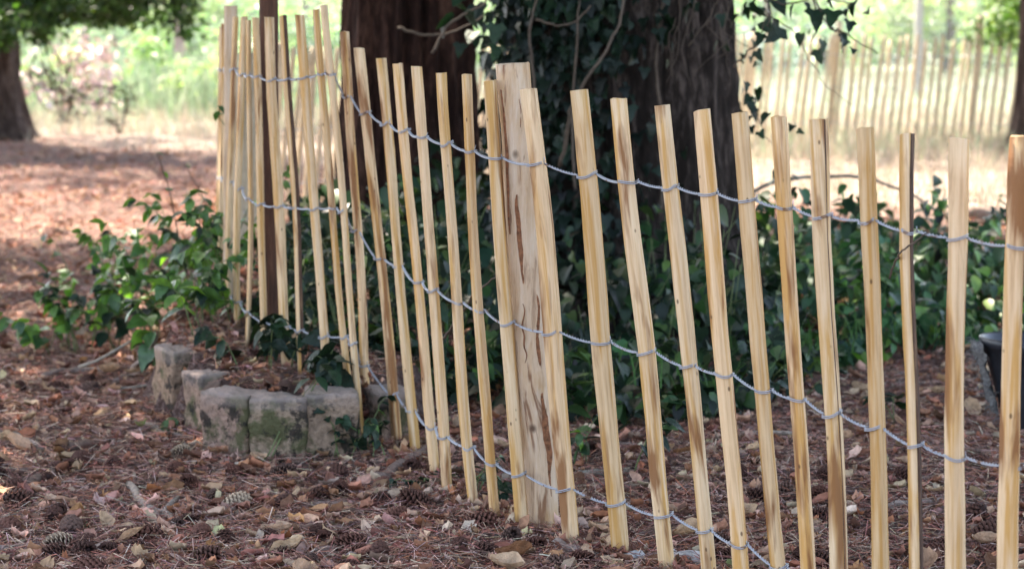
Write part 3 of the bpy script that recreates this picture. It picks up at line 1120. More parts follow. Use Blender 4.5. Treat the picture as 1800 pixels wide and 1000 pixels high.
# ------------------------------------------------------------------ meadow, shrubs, boundary fence
def blades(name, n, xr, yr, hmin, hmax, wd, pal, label, lean=.25, clumpy=True):
    y = rng.uniform(*yr, n); x = rng.uniform(*xr, n)
    if callable(clumpy):
        k = clumpy(x, y) > rng.random(n); x, y = x[k], y[k]; n = len(x)
    z = H(x, y)
    T = np.array([(-.5, 0, 0), (.5, 0, 0), (.35, .12, .55), (-.35, .12, .55), (.0, .40, 1.0)])
    Fc = [(0, 1, 2, 3), (3, 2, 4)]
    hh = rng.uniform(hmin, hmax, n)
    yaw = rng.uniform(0, 6.28, n)
    Ms = rot_mats(yaw, rng.normal(0, lean, n), rng.normal(0, lean, n), np.stack([wd * rng.uniform(.6, 1.4, n), hh * .6, hh], 1))
    o = scatter(name, T, Fc, Ms, np.stack([x, y, z - .01], 1), vary(pal, n, .2), M_GRASS)
    tag(o, label, kind='stuff')
    return o


STRAW = [(.40, .31, .24), (.46, .375, .31), (.34, .265, .205), (.39, .34, .26)]
GREEN = [(.25, .33, .22), (.30, .37, .26), (.33, .39, .30), (.42, .43, .36)]
edge = lambda x, y: sstep(15.0, 18.5, y + 1.25 * x)
blades('dry_grass', 42000, (-7, 8), (13, 27), .08, .24, .007, STRAW, 'pale dry straw grass along the meadow edge', .35, lambda x, y: edge(x, y) * .9)
blades('meadow_grass', 30000, (-10, 11), (22, 46), .10, .34, .012, GREEN + STRAW[:2], 'sunlit green meadow grass beyond the trees', .3)
blades('tall_weeds', 9000, (-7.5, -1.0), (25.5, 31), .25, .85, .016, GREEN[:3] + [(.27, .36, .22)], 'tall light green weeds in front of the wire fence', .22,
       lambda x, y: .25 + .75 * sstep(.45, .6, .5 + .5 * np.sin(x * 1.7 + y)))
blades('fence_grass', 5000, (1.0, 5.5), (18.2, 21.5), .08, .30, .008, GREEN[:2] + STRAW[:2], 'tufts of green and dry grass at the foot of the far fence', .35)

link = empty('wire_mesh_fence', (0, 33, 0), 'tall wire mesh boundary fence far behind the meadow', 'fence')
M_CONC = mat_plain('weathered_post', (.42, .37, .34), .9)
M_LINK = mat_plain('dull_mesh_wire', (.30, .32, .34), .6)
for px, col in ((317, 0), (1613, 1), (-300, 1), (960, 1), (2200, 1)):
    b = P(px, 150, 33)
    m = MB()
    wz = .075 if px == 317 else .055
    V = []
    for z, k in ((-.1, 1), (2.0, .95), (2.15, .9), (2.55, .8)):
        off = .0 if z <= 2.0 else -(z - 2.0) * .6
        for (sx, sy) in ((-1, -1), (1, -1), (1, 1), (-1, 1)):
            V.append((b.x + sx * wz * k, b.y + sy * wz * k + off, z))
    Fc = [(i * 4 + j, i * 4 + (j + 1) % 4, i * 4 + 4 + (j + 1) % 4, i * 4 + 4 + j) for i in range(3) for j in range(4)] + [(12, 13, 14, 15)]
    m.add(V, Fc)
    m.build('post', mat_plain('pinkish_post', (.40, .27, .25), .9) if px == 317 else M_CONC, link)
m = MB()
y0 = 32.9
for s_ in (1, -1):
    x = -12.0
    while x < 12:
        a = Vector((x, y0, .05)); b = Vector((x + s_ * 1.9, y0, 1.95))
        m.tube([a, b], .0028, 3, cap=False)
        x += .085
o = m.build('wire_mesh', M_LINK, link); o['kind'] = 'stuff'
for z in (.5, 1.05, 1.95):
    m = MB(); m.tube([Vector((-12, y0 - .01, z)), Vector((0, y0 - .01, z - .03)), Vector((12, y0 - .01, z))], .006, 4)
    m.build('line_wire', M_LINK, link)

shr = [(-7.5, 40, 2.3, 0), (-5.4, 44, 2.0, 1), (-3.7, 41, 1.7, 0), (-1.7, 46, 2.6, 1), (.6, 43, 2.0, 0), (2.6, 47, 2.4, 1), (4.7, 42, 1.6, 2), (6.3, 46, 2.2, 0),
       (8.2, 43, 2.0, 1), (10.4, 48, 2.7, 0), (-10.2, 46, 2.6, 2), (3.6, 55, 3.5, 2), (-4.0, 56, 3.6, 2), (8.5, 57, 3.6, 2), (-9, 58, 3.6, 2), (-.5, 58, 3.4, 2), (13, 55, 3.5, 2)]
shl = ['bright green bushy shrub beyond the wire fence', 'yellow green loose shrub beyond the wire fence', 'haze-tinted bluish green tree far beyond the meadow']
shp = [[(.22, .31, .20), (.27, .36, .25)], [(.30, .36, .25), (.36, .40, .30)], [(.20, .27, .27), (.18, .25, .27)]]  # far trees: distance haze is put into the leaf colour as blue
ORD = ['leftmost', 'second from the left', 'third from the left', 'fourth from the left', 'fifth from the left', 'sixth from the left', 'seventh from the left', 'rightmost']
rank = {}
for k in range(3):
    for q_, s_ in enumerate(sorted([s_ for s_ in shr if s_[3] == k], key=lambda s_: s_[0] / s_[1])): rank[s_] = ORD[q_]
for i, (x, y, r, k) in enumerate(shr):
    t = empty(('shrub', 'shrub', 'distant_tree')[k], (x, y, 0), shl[k] + ', ' + rank[shr[i]], ('shrub', 'shrub', 'tree')[k], ('bright green shrubs beyond the wire fence', 'yellow green shrubs beyond the wire fence', 'trees far beyond the meadow')[k])
    m = MB(); m.tube([Vector((x, y, -.1)), Vector((x + .05, y, r * .5)), Vector((x - .05, y, r))], [.12, .09, .04], 6)
    m.build('trunk', M_BRANCH, t)
    cl = [((x + rng.uniform(-1, 1) * r * .8, y + rng.uniform(-.6, .6) * r, rng.uniform(.15, 1.1) * r * .8), rng.uniform(.35, .55) * r) for _ in range(9)]
    crown(t, cl, 330 if r < 3 else 170, .17 if r < 3 else .26, shp[k], 'crown')
for i, (px, d, r, k) in enumerate([(95, 27.5, .55, 0), (165, 28.5, .6, 1), (225, 27.0, .45, 0), (285, 28.0, .7, 0), (345, 26.5, .5, 1), (385, 28.5, .65, 0), (560, 28, .6, 1)]):
    b = P(px, 150, d)
    t = empty('weed_clump', (b.x, b.y, 0), ('mid green', 'yellowish green')[k] + ' leafy weed clump before the wire fence, ' + ['leftmost', 'second from the left', 'third from the left', 'fourth from the left', 'fifth from the left', 'just left of the corner stakes', 'seen between the left stakes'][i], 'weeds', 'leafy weed clumps before the wire fence')
    for q_ in range(7):
        a = rng.uniform(0, 6.28)
        m = MB(); m.tube([Vector((b.x, b.y, -.02)), Vector((b.x + math.cos(a) * r * .3, b.y, r * .6)), Vector((b.x + math.cos(a) * r * .6, b.y + math.sin(a) * r * .4, r * 1.2))], [.008, .006, .003], 4); m.build('stem', M_STEM, t)
    crown(t, [((b.x + rng.uniform(-.7, .7) * r, b.y + rng.uniform(-.3, .3), rng.uniform(.1, 1.15) * r), r * .42) for _ in range(9)], 900, .10, [[(.17, .26, .15), (.24, .33, .2)], [(.30, .36, .22), (.36, .40, .28)]][k], 'foliage')
# pinkish dry bush at the left of the meadow
b = P(112, 150, 24.8)
t = empty('dry_bush', (b.x, b.y, 0), 'pale pinkish dry bush in full sun behind the left tree', 'shrub')
m = MB()
for i in range(12):
    a = rng.uniform(0, 6.28); e = Vector((b.x + math.cos(a) * .45, b.y + math.sin(a) * .45, rng.uniform(.5, .95)))
    m = MB(); m.tube([Vector((b.x, b.y, 0)), Vector((b.x, b.y, .3)).lerp(e, .5), e], [.015, .01, .004], 4); m.build('stem', M_VINE, t)
crown(t, [((b.x + rng.uniform(-.55, .55), b.y + rng.uniform(-.3, .3), rng.uniform(.2, .85)), .3) for _ in range(9)], 900, .09, [(.60, .46, .45), (.66, .53, .51), (.52, .41, .38)], 'foliage', M_LITTER)

# ------------------------------------------------------------------ ivy bed under the trees
def bed_front(x):
    return np.interp(x, [-.75, -.5, -.33, -.1, .12, .34, .56, .78, .95, 1.35, 1.80, 2.6], [6.9, 6.7, 6.65, 6.6, 6.35, 6.35, 6.35, 6.8, 7.25, 7.75, 8.1, 8.4])


def bed_height(x, y):
    f = y - bed_front(x)
    top = np.interp(x, [-.8, -.3, .1, .9, 1.3, 1.7, 2.4], [.30, .40, .42, .46, .46, .40, .3])
    edge_ = sstep(0, .9, f) * .75 + .25
    patch = .66 + .36 * np.sin(x * 6.3 + y * 3) + .22 * np.sin(x * 15 - y * 8)
    return top * edge_ * patch * (f > 0) * sstep(10.6, 9.4, y)


def leaf_rot(yaw, tilt, roll, s):
    return rotm(yaw, tilt, roll, s)


bed = empty('ivy_bed', (.6, 7.6, 0.0), 'dense dark green bed of ivy under the thick trunk behind the fence', 'ivy')
n = 9500
x = rng.uniform(-.8, 2.55, n); y = bed_front(x) + rng.random(n) ** 1.3 * 3.6
hh = bed_height(x, y)
k = (hh > .02) & (y < 10.3); x, y, hh = x[k], y[k], hh[k]; n = len(x)
z = H(x, y) + hh * rng.random(n) ** .45 + rng.normal(0, .015, n) + .015
sz = rng.uniform(.034, .082, n)
toC = np.arctan2(-y, -x)
yaw = toC + rng.normal(0, 1.0, n)
Ms = rot_mats(yaw, rng.normal(.5, .45, n), rng.normal(0, .5, n), sz)
LV, LF = leaf_template('ovate', .25, .3)
HV, HF = leaf_template('heart', .2, .3)
pal_ivy = [(.014, .036, .016), (.02, .052, .02), (.04, .09, .03), (.02, .045, .025), (.08, .14, .035)]
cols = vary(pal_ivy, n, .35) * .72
right_ = sstep(.7, 1.3, x)[:, None]                  # leaf colour gets lighter towards the right
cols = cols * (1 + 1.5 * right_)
near = np.argsort(y - .2 * z)[:0]
half = rng.random(n) < .5
pick = np.zeros(n, bool); pick[rng.choice(np.where(y - bed_front(x) < .9)[0], 280, replace=False)] = True
a = half & ~pick; b_ = ~half & ~pick
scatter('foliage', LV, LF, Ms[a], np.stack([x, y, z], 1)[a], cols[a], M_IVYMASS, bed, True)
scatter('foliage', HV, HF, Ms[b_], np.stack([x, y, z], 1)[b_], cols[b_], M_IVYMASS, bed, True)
for i in np.where(pick)[0]:
    M = Matrix(Ms[i].tolist()).to_4x4(); M.translation = (x[i], y[i], z[i])
    inst('leaf', (DGL if x[i] < .9 else DGL + GL)[i % (3 if x[i] < .9 else 7)], M, bed)
m = MB()
for i in range(260):
    xx = rng.uniform(-.7, 2.2); yy = float(bed_front(xx)) + rng.uniform(.05, 1.6)
    z0 = h(xx, yy); t = float(bed_height(np.array([xx]), np.array([yy]))[0]) * rng.uniform(.7, 1.2)
    p0 = Vector((xx, yy, z0)); p1 = p0 + Vector((rng.normal(0, .08), rng.normal(-.05, .06), t))
    mid = p0.lerp(p1, .5) + Vector((rng.normal(0, .02), rng.normal(0, .02), .02))
    m.tube([p0, mid, p1], [.0026, .002, .0012], 4)
o = m.build('stems', M_STEM, bed); o['kind'] = 'stuff'
# long narrow grass blades arching out of the ivy
m = MB()
for i in range(150):
    cx, cy = [(.0, 6.9), (.25, 6.6), (.55, 6.6), (-.2, 7.0), (.95, 7.2), (1.25, 7.6)][i % 6]
    p = Vector((cx + rng.normal(0, .09), cy + rng.normal(0, .12), 0)); p.z = h(p.x, p.y) + .02
    a = rng.uniform(0, 6.28); L = rng.uniform(.15, .34); dr = Vector((math.cos(a), math.sin(a), 0)); wv = Vector((-math.sin(a), math.cos(a), 0))
    V = []; q = 6
    for j in range(q + 1):
        f = j / q
        c = p + dr * L * .8 * f ** 1.4 + Vector((0, 0, L * (1.1 * f - .75 * f * f) + .08))
        wd_ = .0028 * (1 - f * .85)
        V += [c - wv * wd_, c + wv * wd_]
    g = rng.uniform(.8, 1.4)
    m.add(V, [(2 * j, 2 * j + 1, 2 * j + 3, 2 * j + 2) for j in range(q)], (.06 * g, .14 * g, .035 * g))
o = m.build('grass_tufts', M_GRASS, None, (.3, 6.8, 0), color=True)
tag(o, 'thin green grass blades arching out of the ivy behind the stakes', kind='stuff')

# ------------------------------------------------------------------ climbing ivy on the thick trunk
climb = empty('climbing_ivy', OB + Vector((0, -.45, 0)), 'dark climbing ivy covering the left of the thick trunk, shoots hanging at its top', 'ivy')
def vine(pxs, d, r=.006, jit=.002):
    d = d if hasattr(d, '__len__') else [d] * len(pxs)
    A = np.array([P(x_, y_, dd) for (x_, y_), dd in zip(pxs, d)])
    f = np.linspace(0, 1, len(A)); ff = np.linspace(0, 1, len(A) * 5)
    Q = np.stack([np.interp(ff, f, A[:, k_]) for k_ in range(3)], 1)
    Q[1:-1] = (Q[:-2] + Q[1:-1] * 2 + Q[2:]) / 4
    Q += rng.normal(0, jit, Q.shape)
    vin = MB(); vin.tube([Vector(q_) for q_ in Q], np.linspace(r, r * .6, len(Q)), 5); vin.build('stem', M_VINE, climb, smooth=True)
    return [Vector(q_) for q_ in Q]
nl = 0
def ivy_leaf(p, s, face=None, meshes=IVYL):
    """leaf hanging down and facing outwards"""
    global nl
    yaw_ = face if face is not None else rng.uniform(-2.4, -.7)
    M = rotm(yaw_ + rng.normal(0, .7), rng.uniform(.25, 1.35), rng.normal(0, .8), s * rng.uniform(.75, 1.2))
    M.translation = p
    inst('leaf', meshes[nl % len(meshes)], M, climb)
    nl += 1
OBx, OBy = OB.x, OB.y
def on_trunk(px, py, off):
    """point just off the bark of the thick trunk along a sight line"""
    for i in range(60):
        d = 7.9 + i * .02
        p = P(px, py, d)
        rad = .465 * (1 + .3 * math.exp(-max(p.z, 0) / .28))
        if math.hypot(p.x - OBx, p.y - OBy) < rad + off: return p
    return P(px, py, 8.35)
for i in range(105):
    px, py = rng.uniform(872, 1110), rng.uniform(-60, 330)
    if py > 120 and rng.random() < .35: continue
    if px > 1040 and py > 150: continue
    ivy_leaf(on_trunk(px, py, rng.uniform(.02, .12)), rng.uniform(.034, .068))
for i in range(22):
    ivy_leaf(on_trunk(rng.uniform(1100, 1300), rng.uniform(-60, 90), rng.uniform(.02, .08)), rng.uniform(.04, .075))
for i in range(34):
    ivy_leaf(P(rng.uniform(752, 880), rng.uniform(-90, 95) , rng.uniform(7.9, 8.5)), rng.uniform(.05, .085))
for i in range(26):
    py = rng.uniform(-20, 260)
    ivy_leaf(P(1322 - py * .05 + rng.uniform(-22, 18), py, rng.uniform(8.5, 8.8)), rng.uniform(.03, .06))
spray = [[(1290, -60), (1345, 5), (1380, -12)], [(1330, -30), (1355, 20), (1350, 50)], [(1400, -60), (1432, -5), (1455, 48), (1490, 62), (1545, 95)],
         [(1432, -5), (1438, 42), (1425, 72)], [(1300, -40), (1375, 10), (1440, -6), (1500, 8), (1512, -10)], [(1290, 120), (1330, 75), (1350, 25)], [(1455, 48), (1478, 55), (1480, 92)]]
for q_ in spray: vine(q_, 7.7, .0035, .004)
vine([(1345, 20), (1400, 60), (1425, 110), (1450, 150), (1497, 186)], 7.7, .002, .003)
for (px, py, s) in [(1370, 48, .075), (1345, 38, .06), (1432, 18, .085), (1465, 20, .075), (1493, 38, .045), (1408, 60, .045), (1445, 72, .055), (1438, 88, .045), (1482, 68, .045), (1478, 60, .035),
                    (1395, 8, .055), (1350, 2, .05), (1320, 18, .06), (1415, 5, .05), (1500, 5, .05), (1490, 15, .05), (1524, 20, .035), (1365, 0, .06), (1338, 60, .04), (1330, 90, .04), (1460, -8, .07), (1425, 52, .03), (1500, 86, .03),
                    (1322, 205, .04), (1335, 232, .035), (1350, 200, .05), (1393, 220, .035), (1402, 230, .025), (1310, 145, .04), (1318, 180, .04), (1330, 190, .03)]:
    ivy_leaf(P(px, py, 7.7 + rng.uniform(-.06, .06)), s * 1.05)
vine([(1325, 190), (1345, 240), (1358, 252)], 7.8, .002, .002)
vine([(985, 292), (1000, 220), (1003, 190), (1030, 140), (1062, 95), (1090, 40), (1100, -40)], [8.0, 7.9, 7.85, 7.8, 7.8, 7.85, 7.9], .0075, .002)
vine([(760, 95), (790, 40), (850, 10), (880, -40)], 8.1, .006); vine([(700, 50), (740, 62), (790, 60), (850, 30)], 8.4, .006)
vine([(940, 35), (980, 46), (1010, 40), (1040, 10)], 8.05, .005); vine([(1160, 380), (1170, 250), (1150, 120), (1170, -40)], 8.26, .008)
vine([(1210, 80), (1245, 35), (1262, 0)], 8.2, .004); vine([(930, 330), (945, 200), (930, 60), (950, -40)], 8.2, .007); vine([(1010, 330), (1005, 200), (1020, 0)], 8.15, .006)
for i in range(9):
    x0 = rng.uniform(1190, 1300)
    vine([(x0, rng.uniform(-30, 60)), (x0 + rng.uniform(-30, 30), rng.uniform(40, 100)), (x0 + rng.uniform(-50, 40), rng.uniform(80, 160))], 8.15, .0018)
# the ivy goes on up the trunk above the view and as smaller leaves close to the bark
n = 2100
ang = rng.normal(-2.35, .45, n); zz = np.concatenate([rng.uniform(.15, 1.3, 1300), rng.uniform(1.2, 4.6, 800)])
rad = .465 * (1 + .3 * np.exp(-zz / .28)) * (1 - .05 * zz) + rng.uniform(.0, .09, n)
T = np.stack([OBx + np.cos(ang) * rad, OBy + np.sin(ang) * rad, zz], 1)
IV, IF = leaf_template('ivy', .25, .25)
scatter('foliage', IV, IF, rot_mats(ang + rng.normal(0, .5, n), rng.uniform(.6, 1.4, n), rng.normal(0, .7, n), rng.uniform(.03, .065, n)), T,
        vary([(.005, .013, .008), (.009, .022, .011)], n, .25), M_IVYMASS, climb, True)

# ------------------------------------------------------------------ separate leafy plants
def leafy_plant(base, n_stem, height, spread, leaf, label, name='leafy_plant', meshes=GL, pairs=(4, 7), cat='plant', dirs=None, group=None, jitter=.04):
    t = empty(name, base, label, cat, group)
    st = MB(); pend = []
    for i in range(n_stem):
        a = rng.uniform(0, 6.28) if dirs is None else dirs[i % len(dirs)] + rng.normal(0, .3)
        hh_ = height * rng.uniform(.6, 1.1); sp_ = spread * rng.uniform(.4, 1.1)
        b0 = base + Vector((rng.normal(0, jitter), rng.normal(0, jitter), 0)); b0.z = h(b0.x, b0.y)
        pts = []
        for j in range(9):
            f = j / 8
            pts.append(b0 + Vector((math.cos(a) * sp_ * f ** 1.3, math.sin(a) * sp_ * f ** 1.3, hh_ * (f * 1.25 - .35 * f ** 3))) + Vector(rng.normal(0, .006, 3).tolist()) * f)
        st = MB(); st.tube(pts, np.linspace(.0028, .0012, 9), 4); st.build('stem', M_STEM, t)
        k_ = int(rng.integers(*pairs))
        for j in range(k_):
            f = .22 + .78 * (j + 1) / k_
            q = f * 8; i0 = min(int(q), 7); p = pts[i0].lerp(pts[i0 + 1], min(q - i0, 1))
            for sgn in (-1, 1):
                pend.append((p, a + sgn * (1.2 - .5 * f) + rng.normal(0, .35) + (j % 2) * .8, leaf * rng.uniform(.6, 1.15) * (1.1 - .35 * f)))
        pend.append((pts[-1], a, leaf * .55))
    for j, (p, ya, s) in enumerate(pend[:300]):
        M = rotm(ya, rng.normal(.25, .4), rng.normal(0, .45), s); M.translation = p
        inst('leaf', meshes[int(rng.integers(len(meshes)))], M, t)
    return t


def gz(px, py, d=None):
    p = G(px, py) if d is None else P(px, py, d)
    p.z = h(p.x, p.y); return p


leafy_plant(gz(150, 620), 8, .24, .15, .066, 'low leafy plant at the far left end of the green clump on the needles', pairs=(4, 7), jitter=.08)
leafy_plant(gz(215, 622), 8, .32, .22, .078, 'broad leaved plant in the middle of the green clump left of the stones', pairs=(5, 7), jitter=.08, meshes=GL + DGL)
leafy_plant(gz(285, 610), 8, .44, .24, .078, 'tallest leafy plant of the clump, light green shoots at its top', pairs=(5, 8), jitter=.08)
leafy_plant(gz(250, 560), 7, .46, .22, .068, 'loose green plant standing at the back of the clump left of the fence', pairs=(4, 8), jitter=.09)
leafy_plant(gz(345, 565, 7.5), 8, .46, .22, .068, 'green plant growing against the left side of the far stakes', pairs=(5, 8), jitter=.08, meshes=GL + DGL[:1])
leafy_plant(gz(385, 560, 7.6), 6, .40, .10, .070, 'small leafy shoots squeezed against the foot of the corner stakes', pairs=(4, 7))
leafy_plant(gz(180, 585), 6, .28, .15, .066, 'dark leafy plant behind the low one at the left end of the clump', meshes=DGL + GL, pairs=(4, 6), jitter=.08)
leafy_plant(gz(310, 628, 6.75), 5, .20, .15, .085, 'dark leafy plant directly above the pale end stone', meshes=GL + DGL[:1], pairs=(4, 6), jitter=.08)
leafy_plant(gz(360, 600, 6.95), 6, .24, .16, .078, 'leafy plant filling the corner between the end stone and the stakes', meshes=GL + DGL[:1], pairs=(4, 6), jitter=.08)
leafy_plant(gz(628, 812, 5.93), 7, .16, .07, .046, 'small bluish green sapling growing in front of the last stone', meshes=DGL + GL[:1], pairs=(4, 6), jitter=.03)
leafy_plant(gz(590, 800, 5.98), 3, .08, .05, .034, 'tiny sprout at the foot of the stones beside the sapling', meshes=DGL, pairs=(2, 4))
leafy_plant(gz(475, 655, 6.65), 3, .17, .06, .085, 'plant with large heart shaped leaves in front of the dark brown post', meshes=[DGL[1]], pairs=(2, 4), jitter=.03)
leafy_plant(gz(498, 652, 6.35), 7, .17, .10, .075, 'dark broad leaved plant at the foot of the stakes beside the dark post', meshes=DGL, pairs=(3, 5), jitter=.05)
leafy_plant(gz(600, 690, 6.16), 7, .14, .09, .095, 'glossy big leaved plant above the last smooth stone', meshes=DGL, pairs=(3, 5), jitter=.04)
leafy_plant(gz(405, 618, 6.95), 3, .12, .06, .07, 'light green shoot beside the stake nearest the first stones', pairs=(2, 4))
leafy_plant(gz(540, 560, 7.1), 9, .40, .2, .06, 'bushy dark plant seen between the left stakes behind the dark post', meshes=DGL + GL[:2], pairs=(4, 7), jitter=.12)
leafy_plant(gz(660, 640, 6.9), 9, .34, .2, .06, 'bushy dark plant seen between the stakes under the reddish trunk', meshes=DGL, pairs=(4, 7), jitter=.12)
leafy_plant(gz(838, 872, 5.45), 4, .09, .06, .042, 'small green seedling between two stakes left of the round post', meshes=DGL + GL[:1], pairs=(2, 4), jitter=.02)
leafy_plant(gz(868, 905, 5.35), 3, .10, .05, .05, 'small dark seedling just left of the foot of the round post', meshes=DGL, pairs=(2, 4), jitter=.02)
leafy_plant(gz(1060, 850, 5.75), 5, .17, .13, .065, 'broad leaved shoot reaching over the litter right of the round post', meshes=DGL + GL[:1], pairs=(3, 5), jitter=.05)
leafy_plant(gz(1575, 735, 6.4), 2, .13, .06, .075, 'shoot of three broad dark leaves alone behind the right hand stakes', meshes=DGL, pairs=(2, 3), jitter=.01)
leafy_plant(gz(750, 868, 5.5), 4, .03, .10, .034, 'creeping ivy sprig on the ground left of the middle stakes', name='ivy_sprig', meshes=IVYL, pairs=(3, 5), cat='ivy')
leafy_plant(gz(1395, 690, 6.9), 4, .14, .09, .06, 'dark leafy shoot at the front edge of the ivy behind the right stakes', meshes=DGL, pairs=(3, 5), jitter=.04)
leafy_plant(gz(1552, 480, 8.2), 3, .46, .07, .085, 'tall bright green shoot rising above the ivy bed behind the stakes', meshes=GL, pairs=(5, 7), jitter=.05)

# thin dry stalks left of the fence and vines hooked in it
def stalk(name, pts, r, mat, label, cat='stalk', tips=0, leaf=None):
    t = empty(name, pts[0], label, cat)
    m_ = MB(); A = np.array(pts); f = np.linspace(0, 1, len(A)); ff = np.linspace(0, 1, len(A) * 5)
    Q = np.stack([np.interp(ff, f, A[:, k_]) for k_ in range(3)], 1)
    Q[1:-1] = (Q[:-2] + Q[1:-1] * 2 + Q[2:]) / 4
    Q += rng.normal(0, r * .35, Q.shape)
    m_.tube([Vector(q_) for q_ in Q], np.linspace(r, r * .5, len(Q)), 5)
    m_.build('stem', mat, t, smooth=True)
    for k_ in range(tips):
        M = rotm(rng.uniform(0, 6.28), rng.uniform(-.6, .9), 0, leaf or .03); M.translation = Vector(Q[-1 - k_ * 3]); inst('leaf', GL[k_ % 4], M, t)
stalk('dry_stalk', [gz(330, 480), P(312, 410, 7.6), P(300, 340, 7.55), P(275, 268, 7.5)], .003, M_VINE, 'thin dry stalk standing up left of the fence, leftmost of two', tips=3, leaf=.03)
stalk('dry_stalk', [gz(385, 500), P(378, 430, 7.7), P(360, 350, 7.65), P(325, 290, 7.6)], .0025, M_VINE, 'thin dry stalk bending left close to the corner stakes', tips=1, leaf=.025)
stalk('vine_shoot', [P(412, 262, 7.6), P(405, 240, 7.55), P(393, 218, 7.5), P(383, 205, 7.48), P(385, 186, 7.48)], .0022, M_STEM, 'dark leafy vine tip clinging to the corner stakes', 'vine', tips=3, leaf=.042)
stalk('dry_vine', [P(768, 612, 5.6), P(790, 580, 5.55), P(815, 545, 5.35), P(832, 518, 5.3), P(872, 488, 5.25)], .004, M_VINE, 'dry tan vine stem caught in the middle wire left of the round post', 'vine')
stalk('dry_vine', [P(1563, 490, 4.02), P(1572, 462, 4.0), P(1588, 438, 3.96), P(1612, 424, 3.92), P(1625, 412, 3.92), P(1634, 408, 3.92)], .0022, M_VINE, 'curled dry tendril hooked on the top wire at the right', 'vine')
stalk('grass_stem', [gz(470, 868, 5.7) + Vector((-.08, 0, 0)), P(472, 800, 5.85), P(495, 750, 5.9), P(540, 685, 6.0), P(572, 645, 6.1)], .0022, M_STEM, 'long green runner with paired leaves trailing down over the stones', 'vine', tips=0)
t = empty('leaf_runner', P(520, 700, 5.9), 'paired green leaves hanging on the runner in front of the stones', 'vine')
m = MB(); m.tube([P(572, 645, 6.08), P(545, 690, 5.98), P(505, 745, 5.92), P(470, 820, 5.85)], [.002] * 4, 4); m.build('stem', M_STEM, t)
for (px, py, s, ya) in [(545, 665, .06, 3.6), (556, 662, .055, 5.5), (535, 712, .05, 5.6), (518, 700, .045, 6.0), (512, 742, .03, 4.2), (488, 785, .03, 3.2), (490, 795, .03, 5.5), (565, 640, .06, 1.0), (580, 650, .06, 5.4)]:
    M = rotm(ya, .5, 0, s); M.translation = P(px, py, 5.95); inst('leaf', DGL[0], M, t)

# ------------------------------------------------------------------ forest floor litter
FX = np.array([(a[0] + 0.0).x if False else a[0].x for a in nodes]); FY = np.array([a[0].y for a in nodes])
_o = np.argsort(FY)
def in_front(x_, y_):
    """left of the fence line, the path side"""
    return x_ < np.interp(y_, FY[_o], FX[_o]) - .03


def wedge(n, d0=3.3, d1=22.0, power=1.3, margin=.5):
    u = rng.random(n); k_ = 1 - power
    y_ = (d0 ** k_ + u * (d1 ** k_ - d0 ** k_)) ** (1 / k_)
    x_ = rng.uniform(-1, 1, n) * (y_ * .235 + margin)
    return x_, y_


def litter_keep(x_, y_):
    """fewer pieces where the dry grass starts"""
    return rng.random(len(x_)) > sstep(14.5, 17.8, y_ + 1.25 * x_)


# needles
x, y = wedge(230000, power=1.95); k = litter_keep(x, y); x, y = x[k], y[k]; n = len(x)
T = NT = np.array([(-.5, -.5, 0), (.5, -.5, 0), (.5, .5, 0), (-.5, .5, 0)])
L = rng.uniform(.02, .075, n); far_ = np.clip(y / 6, 1, 2.4)
Ms = rot_mats(rng.uniform(0, 6.28, n), rng.normal(0, .22, n), rng.normal(0, .5, n), np.stack([L * far_ ** .5, .0013 * far_ * rng.uniform(.7, 1.6, n), np.ones(n)], 1))
o = scatter('needle_litter', T, [(0, 1, 2, 3)], Ms, np.stack([x, y, H(x, y) + rng.uniform(.003, .026, n)], 1),
            vary([(.40, .165, .11), (.27, .11, .08), (.48, .29, .21), (.11, .05, .04), (.32, .20, .16), (.58, .41, .31), (.34, .135, .095)], n, .25), M_LITTER)
tag(o, 'carpet of brown and reddish conifer needles on the forest floor', kind='stuff')
# crumbled leaf and bark bits
def bent(nx_, ny_, curl, seed, wob=.11):
    r = np.random.default_rng(seed); V = []
    for i in range(nx_ + 1):
        for j in range(ny_ + 1):
            u_, v_ = i / nx_ - .5, j / ny_ - .5
            wid = max(.06, 1 - (2 * abs(u_ - .04)) ** 1.7)
            V.append((u_ + r.normal(0, .03), v_ * wid * .62 + r.normal(0, .03), curl * (v_ * v_ * 1.6 + u_ * u_ * .7) + r.normal(0, wob)))
    Fc = [(i * (ny_ + 1) + j, (i + 1) * (ny_ + 1) + j, (i + 1) * (ny_ + 1) + j + 1, i * (ny_ + 1) + j + 1) for i in range(nx_) for j in range(ny_)]
    return np.array(V), Fc
DEADPAL = [(.54, .34, .22), (.45, .22, .13), (.34, .145, .08), (.62, .43, .30), (.42, .185, .095), (.17, .08, .05), (.58, .36, .25), (.30, .135, .09)]
for q_, (cnt, smin, smax, pw) in enumerate(((15000, .008, .026, 1.95), (13000, .010, .036, 1.9), (6500, .025, .055, 1.25))):
    x, y = wedge(cnt, power=pw); k = litter_keep(x, y); x, y = x[k], y[k]; n = len(x)
    V, Fc = bent(4, 2, (.8, -.9, .7)[q_], q_ + 20, .05)
    s = rng.uniform(smin, smax, n)
    Ms = rot_mats(rng.uniform(0, 6.28, n), rng.normal(0, .35, n), rng.normal(0, .4, n), s)
    o = scatter('leaf_litter', V, Fc, Ms, np.stack([x, y, H(x, y) + s * .18 + .004], 1), vary(DEADPAL, n, .25), M_LITTER)
    tag(o, ('small crumbs of dry brown leaves scattered on the forest floor', 'curled scraps of brown leaf among the needles', 'dry leaves spread thinly over the ground under the trees')[q_], kind='stuff')
x, y = wedge(3600, power=2.0); k = litter_keep(x, y); x, y = x[k], y[k]; n = len(x)
V, Fc = bent(2, 2, .15, 9, .05)
